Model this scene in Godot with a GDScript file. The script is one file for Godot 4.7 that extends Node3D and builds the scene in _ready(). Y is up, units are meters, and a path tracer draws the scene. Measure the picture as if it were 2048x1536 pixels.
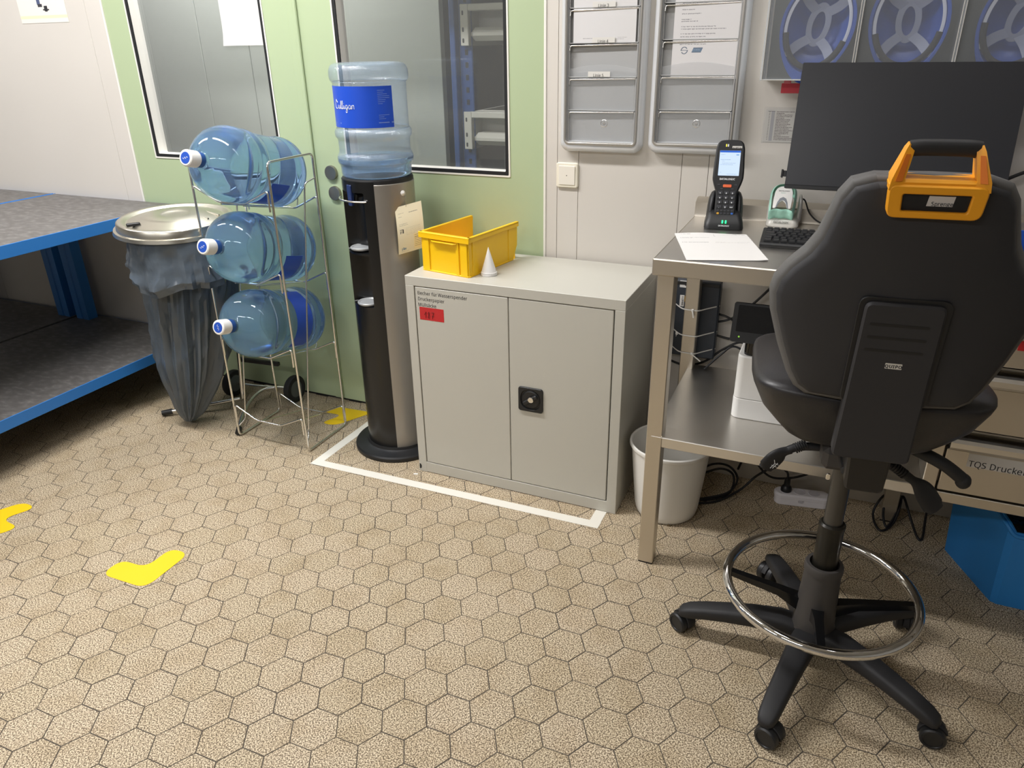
extends Node3D
# A corner of a workshop: double door with glazing, water cooler, bottle rack, steel cabinet, steel work table and stool.
# World: back wall in the plane z = 0, floor y = 0, metres.

const CAM_AT := Vector3(1.35878, 1.52845, 2.57373)
const FOCAL := 1476.43   # pixels of a 2048 x 1536 frame

var taken := {}
var M := {}
var rng := RandomNumberGenerator.new()


# ------------------------------------------------------------------ mesh helper
class MB:
	var v := PackedVector3Array()
	var t := PackedVector2Array()
	var x := Transform3D.IDENTITY

	func tri(a: Vector3, b: Vector3, c: Vector3, ua := Vector2.ZERO, ub := Vector2.ZERO, uc := Vector2.ZERO) -> void:
		v.append(x * a); v.append(x * b); v.append(x * c)
		t.append(ua); t.append(ub); t.append(uc)

	func quad(a: Vector3, b: Vector3, c: Vector3, d: Vector3, ua := Vector2(0, 1), ub := Vector2(1, 1), uc := Vector2(1, 0), ud := Vector2(0, 0)) -> void:
		tri(a, b, c, ua, ub, uc)
		tri(a, c, d, ua, uc, ud)

	func oquad(a: Vector3, b: Vector3, c: Vector3, d: Vector3, out: Vector3) -> void:
		if (b - a).cross(c - a).dot(out) >= 0.0:
			quad(a, b, c, d)
		else:
			quad(d, c, b, a)

	func otri(a: Vector3, b: Vector3, c: Vector3, out: Vector3) -> void:
		if (b - a).cross(c - a).dot(out) >= 0.0:
			tri(a, b, c)
		else:
			tri(c, b, a)

	func box(c: Vector3, s: Vector3, b := 0.0) -> void:
		var h := s / 2.0
		b = minf(b, minf(h.x, minf(h.y, h.z)) * 0.95)
		var e := h - Vector3(b, b, b)
		for k in 3:
			var i := (k + 1) % 3
			var j := (k + 2) % 3
			for sg in [-1.0, 1.0]:
				var q := []
				for w in [[-1, -1], [1, -1], [1, 1], [-1, 1]]:
					var p := Vector3.ZERO
					p[k] = sg * h[k]; p[i] = w[0] * e[i]; p[j] = w[1] * e[j]
					q.append(c + p)
				var o := Vector3.ZERO
				o[k] = sg
				oquad(q[0], q[1], q[2], q[3], o)
		if b <= 0.0:
			return
		for k in 3:
			var i := (k + 1) % 3
			var j := (k + 2) % 3
			for si in [-1.0, 1.0]:
				for sj in [-1.0, 1.0]:
					var q := []
					for w in [[-1, 0], [1, 0], [1, 1], [-1, 1]]:
						var p := Vector3.ZERO
						p[k] = w[0] * e[k]
						p[i] = si * (h[i] if w[1] == 0 else e[i])
						p[j] = sj * (e[j] if w[1] == 0 else h[j])
						q.append(c + p)
					var o := Vector3.ZERO
					o[i] = si; o[j] = sj
					oquad(q[0], q[1], q[2], q[3], o)
		for sx in [-1.0, 1.0]:
			for sy in [-1.0, 1.0]:
				for sz in [-1.0, 1.0]:
					otri(c + Vector3(sx * h.x, sy * e.y, sz * e.z), c + Vector3(sx * e.x, sy * h.y, sz * e.z), c + Vector3(sx * e.x, sy * e.y, sz * h.z), Vector3(sx, sy, sz))

	func bb(x0: float, x1: float, y0: float, y1: float, z0: float, z1: float, b := 0.0) -> void:
		box(Vector3(x0 + x1, y0 + y1, z0 + z1) / 2.0, Vector3(x1 - x0, y1 - y0, z1 - z0), b)

	# profile: Vector2(radius, height) going up on the outside
	func lathe(profile: Array, n := 32, a0 := 0.0, a1 := TAU) -> void:
		for i in profile.size() - 1:
			var p: Vector2 = profile[i]
			var q: Vector2 = profile[i + 1]
			for j in n:
				var u := lerpf(a0, a1, float(j) / n)
				var w := lerpf(a0, a1, float(j + 1) / n)
				if j == n - 1 and absf(a1 - a0 - TAU) < 0.001:
					w = a0
				var a := Vector3(p.x * cos(u), p.y, p.x * sin(u))
				var b := Vector3(p.x * cos(w), p.y, p.x * sin(w))
				var c := Vector3(q.x * cos(w), q.y, q.x * sin(w))
				var d := Vector3(q.x * cos(u), q.y, q.x * sin(u))
				var ju := float(j) / n
				var jw := float(j + 1) / n
				var v0 := float(i) / (profile.size() - 1)
				var v1 := float(i + 1) / (profile.size() - 1)
				if q.x > 1e-6:
					tri(a, d, c, Vector2(ju, v0), Vector2(ju, v1), Vector2(jw, v1))
				if p.x > 1e-6:
					tri(a, c, b, Vector2(ju, v0), Vector2(jw, v1), Vector2(jw, v0))

	func tube(path: Array, r: float, n := 10, closed := false, r2 := -1.0) -> void:
		var m := path.size()
		var frames := []
		var nrm := Vector3.ZERO
		for i in m:
			var a: Vector3 = path[(i - 1 + m) % m] if closed or i > 0 else path[i]
			var b: Vector3 = path[(i + 1) % m] if closed or i < m - 1 else path[i]
			var tg := (b - a).normalized()
			if nrm == Vector3.ZERO:
				nrm = tg.cross(Vector3.UP if absf(tg.y) < 0.9 else Vector3.RIGHT).normalized()
			else:
				nrm = (nrm - tg * nrm.dot(tg)).normalized()
			frames.append([path[i], nrm, tg.cross(nrm)])
		var rings := []
		for f in frames:
			var ring := []
			for j in n:
				var th := TAU * j / n
				ring.append(f[0] + f[1] * cos(th) * r + f[2] * sin(th) * (r if r2 < 0 else r2))
			rings.append(ring)
		var last := m if closed else m - 1
		for i in last:
			var A: Array = rings[i]
			var B: Array = rings[(i + 1) % m]
			var off := 0
			if closed and i == m - 1:
				var best := 1e9
				for k in n:
					var dd: float = B[k].distance_squared_to(A[0])
					if dd < best:
						best = dd
						off = k
			for j in n:
				quad(A[j], A[(j + 1) % n], B[(j + 1 + off) % n], B[(j + off) % n])
		if not closed:
			for j in n:
				tri(path[0], rings[0][(j + 1) % n], rings[0][j])
				tri(path[m - 1], rings[m - 1][j], rings[m - 1][(j + 1) % n])

	# poly: counter-clockwise in x, y; thick along z with a chamfer
	func prism(poly: PackedVector2Array, z0: float, z1: float, b0 := 0.0, b1 := 0.0) -> void:
		var n := poly.size()
		var inner0 := inset(poly, b0)
		var inner1 := inset(poly, b1)
		var lv := [[inner0, z0], [poly, z0 + b0], [poly, z1 - b1], [inner1, z1]]
		for k in 3:
			if is_equal_approx(lv[k][1], lv[k + 1][1]):
				continue
			for i in n:
				var j := (i + 1) % n
				var A: PackedVector2Array = lv[k][0]
				var B: PackedVector2Array = lv[k + 1][0]
				quad(Vector3(A[i].x, A[i].y, lv[k][1]), Vector3(A[j].x, A[j].y, lv[k][1]), Vector3(B[j].x, B[j].y, lv[k + 1][1]), Vector3(B[i].x, B[i].y, lv[k + 1][1]))
		cap(inner1, z1, true)
		cap(inner0, z0, false)

	func cap(poly: PackedVector2Array, z: float, up: bool) -> void:
		var lo := poly[0]
		var hi := poly[0]
		for p in poly:
			lo = lo.min(p); hi = hi.max(p)
		var ix := Geometry2D.triangulate_polygon(poly)
		for k in range(0, ix.size(), 3):
			var a := poly[ix[k]]
			var b := poly[ix[k + 1]]
			var c := poly[ix[k + 2]]
			if ((b - a).cross(c - a) > 0.0) != up:
				var s := b
				b = c
				c = s
			var sz := hi - lo
			tri(Vector3(a.x, a.y, z), Vector3(b.x, b.y, z), Vector3(c.x, c.y, z), Vector2((a.x - lo.x) / sz.x, (hi.y - a.y) / sz.y), Vector2((b.x - lo.x) / sz.x, (hi.y - b.y) / sz.y), Vector2((c.x - lo.x) / sz.x, (hi.y - c.y) / sz.y))

	static func inset(poly: PackedVector2Array, d: float) -> PackedVector2Array:
		if d == 0.0:
			return poly
		var out := PackedVector2Array()
		var n := poly.size()
		for i in n:
			var e0 := (poly[i] - poly[(i - 1 + n) % n]).normalized()
			var e1 := (poly[(i + 1) % n] - poly[i]).normalized()
			var n0 := Vector2(-e0.y, e0.x)
			var n1 := Vector2(-e1.y, e1.x)
			out.append(poly[i] + (n0 + n1) / maxf(0.35, 1.0 + n0.dot(n1)) * d)
		return out

	# frame between two loops of the same length
	func ring(outer: PackedVector2Array, inner: PackedVector2Array, z0: float, z1: float, b := 0.0) -> void:
		var n := outer.size()
		var ob := inset(outer, b)
		var ib := inset(inner, -b)
		for i in n:
			var j := (i + 1) % n
			var f := func(p: Vector2, z: float) -> Vector3: return Vector3(p.x, p.y, z)
			quad(f.call(outer[i], z0), f.call(outer[j], z0), f.call(outer[j], z1 - b), f.call(outer[i], z1 - b))
			quad(f.call(inner[j], z0), f.call(inner[i], z0), f.call(inner[i], z1 - b), f.call(inner[j], z1 - b))
			quad(f.call(ob[i], z1), f.call(ob[j], z1), f.call(ib[j], z1), f.call(ib[i], z1))
			quad(f.call(outer[j], z0), f.call(outer[i], z0), f.call(inner[i], z0), f.call(inner[j], z0))
			if b > 0.0:
				quad(f.call(outer[i], z1 - b), f.call(outer[j], z1 - b), f.call(ob[j], z1), f.call(ob[i], z1))
				quad(f.call(inner[j], z1 - b), f.call(inner[i], z1 - b), f.call(ib[i], z1), f.call(ib[j], z1))

	# rings of equal length; (along the ring) x (to the next ring) points outwards
	func loft(rings: Array, cap0 := true, cap1 := true, closed := true) -> void:
		var n: int = rings[0].size()
		for i in rings.size() - 1:
			var A = rings[i]
			var B = rings[i + 1]
			for j in (n if closed else n - 1):
				var k := (j + 1) % n
				quad(A[j], A[k], B[k], B[j], Vector2(float(j) / n, float(i) / (rings.size() - 1)), Vector2(float(j + 1) / n, float(i) / (rings.size() - 1)), Vector2(float(j + 1) / n, float(i + 1) / (rings.size() - 1)), Vector2(float(j) / n, float(i + 1) / (rings.size() - 1)))
		for e in [[cap0, rings[0], false], [cap1, rings[rings.size() - 1], true]]:
			if not e[0]:
				continue
			var c := Vector3.ZERO
			for p in e[1]:
				c += p / n
			for j in n:
				if e[2]:
					tri(c, e[1][j], e[1][(j + 1) % n])
				else:
					tri(c, e[1][(j + 1) % n], e[1][j])

	func ball(c: Vector3, r: Vector3, n := 16, m := 10) -> void:
		var rings := []
		for i in range(m + 1):
			var ph := lerpf(-PI / 2, PI / 2, float(i) / m)
			var ring := []
			for j in n:
				var th := TAU * j / n
				ring.append(c + Vector3(r.x * cos(ph) * cos(th), r.y * sin(ph), -r.z * cos(ph) * sin(th)))
			rings.append(ring)
		loft(rings, false, false)

	func mesh(angle := 35.0) -> ArrayMesh:
		var n := v.size()
		var fn := PackedVector3Array()
		fn.resize(n / 3)
		var unit := PackedVector3Array()
		unit.resize(n / 3)
		for i in n / 3:
			fn[i] = (v[3 * i + 1] - v[3 * i]).cross(v[3 * i + 2] - v[3 * i])
			unit[i] = fn[i].normalized()
		var at := {}
		var key := PackedVector3Array()
		key.resize(n)
		for i in n:
			var k := (v[i] * 30000.0).round()
			key[i] = k
			if at.has(k):
				at[k].append(i / 3)
			else:
				at[k] = [i / 3]
		var co := cos(deg_to_rad(angle))
		var V := PackedVector3Array()
		var N := PackedVector3Array()
		var T := PackedVector2Array()
		V.resize(n); N.resize(n); T.resize(n)
		var w := 0
		for f in n / 3:
			if fn[f].length_squared() < 1e-22:
				continue
			for s in [0, 2, 1]:
				var i: int = 3 * f + s
				var sum := Vector3.ZERO
				for g in at[key[i]]:
					if unit[g].dot(unit[f]) >= co:
						sum += fn[g]
				V[w] = v[i]
				N[w] = sum.normalized() if sum.length_squared() > 1e-24 else unit[f]
				T[w] = t[i]
				w += 1
		V.resize(w); N.resize(w); T.resize(w)
		var arr := []
		arr.resize(Mesh.ARRAY_MAX)
		arr[Mesh.ARRAY_VERTEX] = V
		arr[Mesh.ARRAY_NORMAL] = N
		arr[Mesh.ARRAY_TEX_UV] = T
		var m := ArrayMesh.new()
		m.add_surface_from_arrays(Mesh.PRIMITIVE_TRIANGLES, arr)
		return m


# ------------------------------------------------------------------ small tools
func rrect(w: float, h: float, r: float, n := 5, c := Vector2.ZERO) -> PackedVector2Array:
	var out := PackedVector2Array()
	for k in 4:
		var o := Vector2([1, -1, -1, 1][k] * (w / 2 - r), [1, 1, -1, -1][k] * (h / 2 - r))
		for i in n + 1:
			var a := PI / 2 * (k + float(i) / n)
			out.append(c + o + Vector2(cos(a), sin(a)) * r)
	return out


func poly(pts: Array) -> PackedVector2Array:
	var out := PackedVector2Array()
	for p in pts:
		out.append(Vector2(p[0], p[1]))
	var area := 0.0
	for i in out.size():
		area += out[i].cross(out[(i + 1) % out.size()])
	if area < 0.0:
		out.reverse()
	return out


# round the corners of a flat outline
func rounded(pts: PackedVector2Array, r: float, n := 5) -> PackedVector2Array:
	var out := PackedVector2Array()
	var m := pts.size()
	for i in m:
		var p := pts[i]
		var a := (pts[(i - 1 + m) % m] - p)
		var b := (pts[(i + 1) % m] - p)
		var d := minf(r, minf(a.length(), b.length()) * 0.48)
		var p0 := p + a.normalized() * d
		var p1 := p + b.normalized() * d
		for k in n + 1:
			var s := float(k) / n
			out.append(p0.lerp(p, s).lerp(p.lerp(p1, s), s))
	return out


func fillet(pts: Array, r: float, n := 5, closed := false) -> Array:
	var out := []
	var m := pts.size()
	for i in m:
		if not closed and (i == 0 or i == m - 1):
			out.append(pts[i])
			continue
		var p: Vector3 = pts[i]
		var a: Vector3 = pts[(i - 1 + m) % m] - p
		var b: Vector3 = pts[(i + 1) % m] - p
		var d := minf(r, minf(a.length(), b.length()) * 0.48)
		var p0 := p + a.normalized() * d
		var p1 := p + b.normalized() * d
		for k in n + 1:
			var s := float(k) / n
			out.append(p0.lerp(p, s).lerp(p.lerp(p1, s), s))
	return out


func spline(pts: Array, per := 8, closed := false) -> Array:
	var out := []
	var m := pts.size()
	for i in (m if closed else m - 1):
		var p0: Vector3 = pts[(i - 1 + m) % m] if closed or i > 0 else pts[i]
		var p1: Vector3 = pts[i]
		var p2: Vector3 = pts[(i + 1) % m]
		var p3: Vector3 = pts[(i + 2) % m] if closed or i < m - 2 else pts[i + 1]
		for k in per:
			out.append(p1.cubic_interpolate(p2, p0, p3, float(k) / per))
	if not closed:
		out.append(pts[m - 1])
	return out


func V(a: float, b: float, c: float) -> Vector3:
	return Vector3(a, b, c)


func numbered(called: String) -> String:
	if not taken.has(called):
		taken[called] = 0
		return called
	taken[called] += 1
	return "%s_%03d" % [called, taken[called]]


func tag(o: Node, label := "", category := "", group := "", kind := "") -> void:
	if label: o.set_meta("label", label)
	if category: o.set_meta("category", category)
	if group: o.set_meta("group", group)
	if kind: o.set_meta("kind", kind)


func thing(called: String, label: String, category: String, at := Vector3.ZERO, turn := 0.0, group := "") -> Node3D:
	var o := Node3D.new()
	o.name = numbered(called)
	o.position = at
	o.rotation.y = turn
	add_child(o, true)
	tag(o, label, category, group)
	return o


func setting(called: String, label := "") -> Node3D:
	var o := Node3D.new()
	o.name = called
	add_child(o, true)
	tag(o, label, "", "", "structure")
	return o


func put(mesh: Mesh, called: String, m: Material, parent: Node, at := Transform3D.IDENTITY) -> MeshInstance3D:
	var o := MeshInstance3D.new()
	o.name = called
	o.mesh = mesh
	o.material_override = m
	o.transform = at
	parent.add_child(o, true)
	return o


func part(b: MB, called: String, m: Material, parent: Node, angle := 35.0) -> MeshInstance3D:
	return put(b.mesh(angle), called, m, parent)


# one mesh that is a thing of its own
func single(b: MB, called: String, m: Material, label: String, category: String, group := "", angle := 35.0) -> MeshInstance3D:
	var o := MeshInstance3D.new()
	o.name = numbered(called)
	o.mesh = b.mesh(angle)
	o.material_override = m
	add_child(o, true)
	tag(o, label, category, group)
	return o


func letters(s: String, height: float, m: Material, parent: Node, at: Transform3D, called := "lettering", bold := false, family := "Droid Sans", left := false) -> MeshInstance3D:
	var f := SystemFont.new()
	f.font_names = PackedStringArray([family])
	if bold:
		f.font_weight = 700
	var tm := TextMesh.new()
	tm.text = s
	tm.font = f
	tm.font_size = 32
	tm.pixel_size = height / 32.0
	tm.depth = 0.0003
	tm.curve_step = 2.0
	if left:
		tm.horizontal_alignment = HORIZONTAL_ALIGNMENT_LEFT
	var o := put(tm, called, m, parent, at)
	return o


func place(origin: Vector3, right: Vector3, up: Vector3) -> Transform3D:
	var r := right.normalized()
	var n := r.cross(up).normalized()
	return Transform3D(Basis(r, n.cross(r), n), origin)


# ------------------------------------------------------------------ materials
func mat(hex: String, rough := 0.5, metal := 0.0, spec := 0.5) -> StandardMaterial3D:
	var m := StandardMaterial3D.new()
	m.albedo_color = Color(hex)
	m.roughness = rough
	m.metallic = metal
	m.metallic_specular = spec
	return m


func noise(freq: float, size := 512, octaves := 3, kind := FastNoiseLite.TYPE_SIMPLEX_SMOOTH, sd := 1) -> NoiseTexture2D:
	var f := FastNoiseLite.new()
	f.noise_type = kind
	f.frequency = freq
	f.fractal_octaves = octaves
	f.fractal_type = FastNoiseLite.FRACTAL_FBM if octaves > 1 else FastNoiseLite.FRACTAL_NONE
	f.seed = sd
	var t := NoiseTexture2D.new()
	t.width = size
	t.height = size
	t.seamless = true
	t.noise = f
	return t


func ramp(t: NoiseTexture2D, stops: Array) -> NoiseTexture2D:
	var g := Gradient.new()
	g.offsets = PackedFloat32Array(stops.map(func(s): return s[0]))
	g.colors = PackedColorArray(stops.map(func(s): return Color(s[1])))
	t.color_ramp = g
	return t


func triplanar(m: StandardMaterial3D, scale: Vector3, world := true) -> StandardMaterial3D:
	m.uv1_triplanar = true
	m.uv1_world_triplanar = world
	m.uv1_scale = scale
	return m


# lines of print: rows of [x, y, w, h, colour] in shares of the sheet
func sheet(w: int, h: int, ground: Color, marks: Array) -> ImageTexture:
	var im := Image.create(w, h, false, Image.FORMAT_RGBA8)
	im.fill(ground)
	for k in marks:
		im.fill_rect(Rect2i(int(k[0] * w), int(k[1] * h), maxi(1, int(k[2] * w)), maxi(1, int(k[3] * h))), k[4])
	return ImageTexture.create_from_image(im)


# a line of unreadably small print, as words
func words(x: float, y: float, w: float, h: float, c: Color) -> Array:
	var out := []
	var at := x
	while at < x + w:
		var l := rng.randf_range(0.012, 0.06)
		l = minf(l, x + w - at)
		var q := at
		while q < at + l:
			out.append([q, y + rng.randf_range(0.0, 0.15) * h, 0.006, h * rng.randf_range(0.6, 1.0), c])
			q += 0.0085
		at += l + 0.012
	return out


func printed(t: Texture2D, rough := 0.8) -> StandardMaterial3D:
	var m := mat("ffffff", rough)
	m.albedo_texture = t
	m.texture_repeat = false
	return m


# ------------------------------------------------------------------ the scene
func _ready() -> void:
	rng.seed = 7
	# camera
	var cam := Camera3D.new()
	cam.name = "camera"
	add_child(cam)
	cam.transform = Transform3D(Basis(V(0.91711364, -0.0150312, -0.39834235), V(-0.15405446, 0.90828392, -0.38895699), V(0.36765444, 0.41808418, 0.83068395)), CAM_AT)
	cam.fov = rad_to_deg(2.0 * atan(768.0 / FOCAL))
	cam.near = 0.05
	cam.current = true
	# environment: a closed room, no sky
	var e := Environment.new()
	e.background_mode = Environment.BG_COLOR
	e.background_color = Color(0, 0, 0)
	e.tonemap_mode = Environment.TONE_MAPPER_LINEAR
	e.tonemap_exposure = 1.16
	e.sdfgi_enabled = true
	e.ssao_enabled = true
	e.ssil_enabled = true
	var we := WorldEnvironment.new()
	we.name = "environment"
	we.environment = e
	add_child(we)
	materials()
	# ceiling fittings: two rows of fluorescent battens; the near-left one is the main light of the picture
	luminaire(V(-0.75, 2.86, 1.1), 1.5, 6.2, "fluorescent ceiling light above the open floor in front of the water cooler")
	luminaire(V(-2.8, 2.86, 1.1), 1.5, 3.2, "fluorescent ceiling light above the blue packing tables")
	luminaire(V(1.35, 2.86, 1.1), 1.5, 0.9, "fluorescent ceiling light above the swivel work chair")
	luminaire(V(-1.8, 2.86, 4.2), 1.5, 4.6, "fluorescent ceiling light behind the viewer towards the left wall")
	luminaire(V(0.2, 2.86, 4.2), 1.5, 3.6, "fluorescent ceiling light behind the viewer in the middle of the room")
	luminaire(V(-1.6, 2.6, -0.42), 1.2, 3.6, "ceiling light of the room behind the glazed doors")
	room()
	tiled_floor()
	double_door()
	back_room()
	workbenches()
	steel_table()
	steel_cabinet()
	swivel_chair()
	water_cooler()
	bottle_rack()
	waste_stand()
	things_on_cabinet()
	things_on_table()
	things_under_table()
	wall_things()
	floor_marks()


func luminaire(at: Vector3, length: float, energy: float, label: String) -> void:
	var o := thing("ceiling_light", label, "ceiling light", at, 0.0, "fluorescent ceiling lights")
	var h := MB.new()
	h.box(V(0, 0.035, 0), V(length + 0.06, 0.05, 0.2), 0.006)
	part(h, "housing", M.enamel, o)
	var g := MB.new()
	g.box(V(0, 0.0, 0), V(length, 0.02, 0.17), 0.004)
	part(g, "diffuser", M.lamp, o)
	var l := AreaLight3D.new()
	l.name = "lamp_light"
	l.area_size = Vector2(length, 0.17)
	l.light_energy = energy
	l.light_color = Color("fefcfc")
	l.shadow_enabled = true
	l.area_range = 14.0
	l.area_attenuation = 2.0
	l.position = V(0, -0.015, 0)
	l.rotation.x = -PI / 2
	o.add_child(l)


func materials() -> void:
	M.wall = mat("d2cdc5", 0.55)
	M.wall.roughness_texture = ramp(noise(0.01, 256, 4), [[0.0, "909090"], [1.0, "ffffff"]])
	triplanar(M.wall, V(0.7, 0.7, 0.7))
	M.wall.roughness = 0.7
	M.room_wall = mat("dcdad4", 0.8)
	M.ceiling = mat("e6e4de", 0.9)
	M.green = mat("afbf9a", 0.42)
	M.bead = mat("e9e7df", 0.4)
	M.gasket = mat("15171a", 0.6)
	M.steel_knob = mat("9a968f", 0.38, 1.0)
	M.glass = mat("f4f8f6", 0.02)
	M.glass.transparency = BaseMaterial3D.TRANSPARENCY_ALPHA
	M.glass.albedo_color.a = 0.04
	M.enamel = mat("ecebe6", 0.5)
	M.lamp = mat("ffffff", 0.6)
	M.lamp.emission_enabled = true
	M.lamp.emission = Color("fefcfc")
	M.lamp.emission_energy_multiplier = 2.0
	M.grout = mat("4a443d", 0.9)
	# floor tiles: speckled beige stoneware, four tones
	var speck := ramp(noise(0.115, 1024, 2, FastNoiseLite.TYPE_SIMPLEX_SMOOTH, 3), [[0.0, "60554a"], [0.35, "7d7063"], [0.46, "a79a89"], [0.56, "cdc1af"], [0.7, "e3d9c9"], [1.0, "efe7da"]])
	var speck_bump := noise(0.12, 512, 2, FastNoiseLite.TYPE_SIMPLEX_SMOOTH, 3)
	var soil := ramp(noise(0.012, 512, 4, FastNoiseLite.TYPE_SIMPLEX, 11), [[0.0, "efece6"], [0.35, "fbf9f6"], [0.55, "ffffff"], [1.0, "ffffff"]])
	M.tiles = []
	for c in ["f6f0e0", "f4eedd", "f8f2e3", "f2ecda"]:
		var m := mat(c, 0.62, 0.0, 0.4)
		m.albedo_texture = speck
		m.heightmap_enabled = true
		m.heightmap_texture = speck_bump
		m.heightmap_scale = 0.02
		triplanar(m, V(1.7, 1.7, 1.7))
		m.detail_enabled = true
		m.detail_blend_mode = BaseMaterial3D.BLEND_MODE_MUL
		m.detail_albedo = soil
		m.detail_uv_layer = BaseMaterial3D.DETAIL_UV_2
		m.uv2_triplanar = true
		m.uv2_world_triplanar = true
		m.uv2_scale = V(0.9, 0.9, 0.9)
		M.tiles.append(m)
	M.blue_steel = mat("2f78c4", 0.42)
	M.bench_top = mat("ffffff", 0.5)
	M.bench_top.albedo_texture = ramp(noise(0.02, 512, 5, FastNoiseLite.TYPE_SIMPLEX, 5), [[0.0, "585654"], [0.45, "625f5d"], [0.7, "6a6866"], [1.0, "827e7a"]])
	triplanar(M.bench_top, V(1.3, 1.3, 2.6))
	# stainless steel with a brushed grain along x
	M.steel = mat("dcd9d4", 0.34, 1.0)
	M.steel.roughness_texture = ramp(noise(0.03, 512, 3, FastNoiseLite.TYPE_SIMPLEX, 9), [[0.0, "d4d4d4"], [1.0, "ffffff"]])
	triplanar(M.steel, V(0.6, 9.0, 9.0))
	M.steel.roughness = 0.36
	M.steel_face = mat("d0c9bd", 0.42, 1.0)
	M.chrome = mat("e8e6e2", 0.22, 1.0)
	M.mirror = mat("e2e2e2", 0.05, 1.0)
	M.zinc = mat("c4c0b4", 0.3, 1.0)
	M.cabinet = mat("c0beb4", 0.42)
	M.cabinet_top = M.cabinet
	M.black = mat("1b1c1e", 0.45)
	M.black_soft = mat("222224", 0.6)
	M.shell = mat("2d2d30", 0.62)
	M.sleeve = mat("403d3b", 0.6)
	M.black_gloss = mat("0e0f11", 0.12)
	M.leather = mat("29282a", 0.4)
	M.leather.heightmap_enabled = true
	M.leather.heightmap_texture = noise(0.2, 256, 2, FastNoiseLite.TYPE_CELLULAR, 4)
	M.leather.heightmap_scale = 0.02
	triplanar(M.leather, V(5, 5, 5), false)
	M.grey_edge = mat("5b5a59", 0.6)
	M.orange = mat("f2a51e", 0.42)
	M.orange_deep = mat("d9741a", 0.5)
	M.yellow = mat("f7c60d", 0.36)
	M.yellow_tape = mat("f0ca14", 0.5)
	M.white_tape = mat("e6e3d8", 0.5)
	M.white = mat("efeeea", 0.45)
	M.paper = mat("d8d6d3", 0.85)
	M.cup = mat("f3f1ef", 0.8)
	M.silver = mat("b9b6b0", 0.34, 0.75)
	M.silver.roughness = 0.36
	M.frame_silver = mat("dadcde", 0.38, 0.25)
	M.tray_silver = mat("b4b5b5", 0.5, 0.3)
	M.acrylic = mat("e8edf2", 0.03)
	M.acrylic.transparency = BaseMaterial3D.TRANSPARENCY_ALPHA
	M.acrylic.albedo_color.a = 0.07
	M.acrylic_edge = mat("dfe5ea", 0.1)
	M.acrylic_edge.transparency = BaseMaterial3D.TRANSPARENCY_ALPHA
	M.acrylic_edge.albedo_color.a = 0.45
	M.ink = mat("23242a", 0.8)
	M.ink_white = mat("eef0f2", 0.6)
	M.label_blue = mat("2350c8", 0.3)
	M.cap_blue = mat("2450b4", 0.4)
	# water in its bottle: one clear body of water and plastic
	M.water = mat("a4cbf6", 0.02)
	M.water.refraction_enabled = true
	M.water.refraction_scale = 0.033
	M.water.albedo_color.a = 0.13
	M.bottle_shell = mat("a4c0da", 0.12)
	M.bottle_shell.transparency = BaseMaterial3D.TRANSPARENCY_ALPHA
	M.bottle_shell.albedo_color.a = 0.22
	M.bag = mat("555e67", 0.25)
	M.bag.heightmap_enabled = true
	M.bag.heightmap_texture = noise(0.012, 512, 4, FastNoiseLite.TYPE_SIMPLEX, 8)
	M.bag.heightmap_scale = 0.35
	triplanar(M.bag, V(2.2, 0.9, 2.2))
	M.blue_bin = mat("2a82cc", 0.5)
	M.red = mat("c3272b", 0.5)
	M.mint = mat("aee6d2", 0.4)
	M.cable = mat("17171a", 0.5)
	M.rubber = mat("222326", 0.7)
	M.key = mat("1f2023", 0.4)
	M.key_grey = mat("34353a", 0.45)
	M.key_yellow = mat("d9a53a", 0.45)
	M.key_blue = mat("2f62b4", 0.45)
	M.tie = mat("d8d6d0", 0.4)
	M.led_green = mat("20e070", 0.4)
	M.led_green.emission_enabled = true
	M.led_green.emission = Color("30ff90")
	M.led_green.emission_energy_multiplier = 1.6
	M.led_green_soft = mat("6f9a3a", 0.4)
	M.led_green_soft.emission_enabled = true
	M.led_green_soft.emission = Color("9be04a")
	M.led_green_soft.emission_energy_multiplier = 0.5
	M.led_yellow = mat("e0d040", 0.4)
	M.led_yellow.emission_enabled = true
	M.led_yellow.emission = Color("f0e050")
	M.led_yellow.emission_energy_multiplier = 0.6
	M.partition = mat("a3a8a2", 0.5)
	M.dark_wall = mat("55585a", 0.7)
	M.dark_case = mat("3c4044", 0.5)
	M.rack_blue = mat("22447c", 0.5)
	M.rack_white = mat("b9b9b0", 0.5)
	M.led_red = mat("ff2040", 0.5)
	M.led_red.emission_enabled = true
	M.led_red.emission = Color("ff1838")
	M.led_red.emission_energy_multiplier = 2.0
	M.led_blue = mat("6a7cff", 0.5)
	M.led_blue.emission_enabled = true
	M.led_blue.emission = Color("5a6cff")
	M.led_blue.emission_energy_multiplier = 1.5


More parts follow.
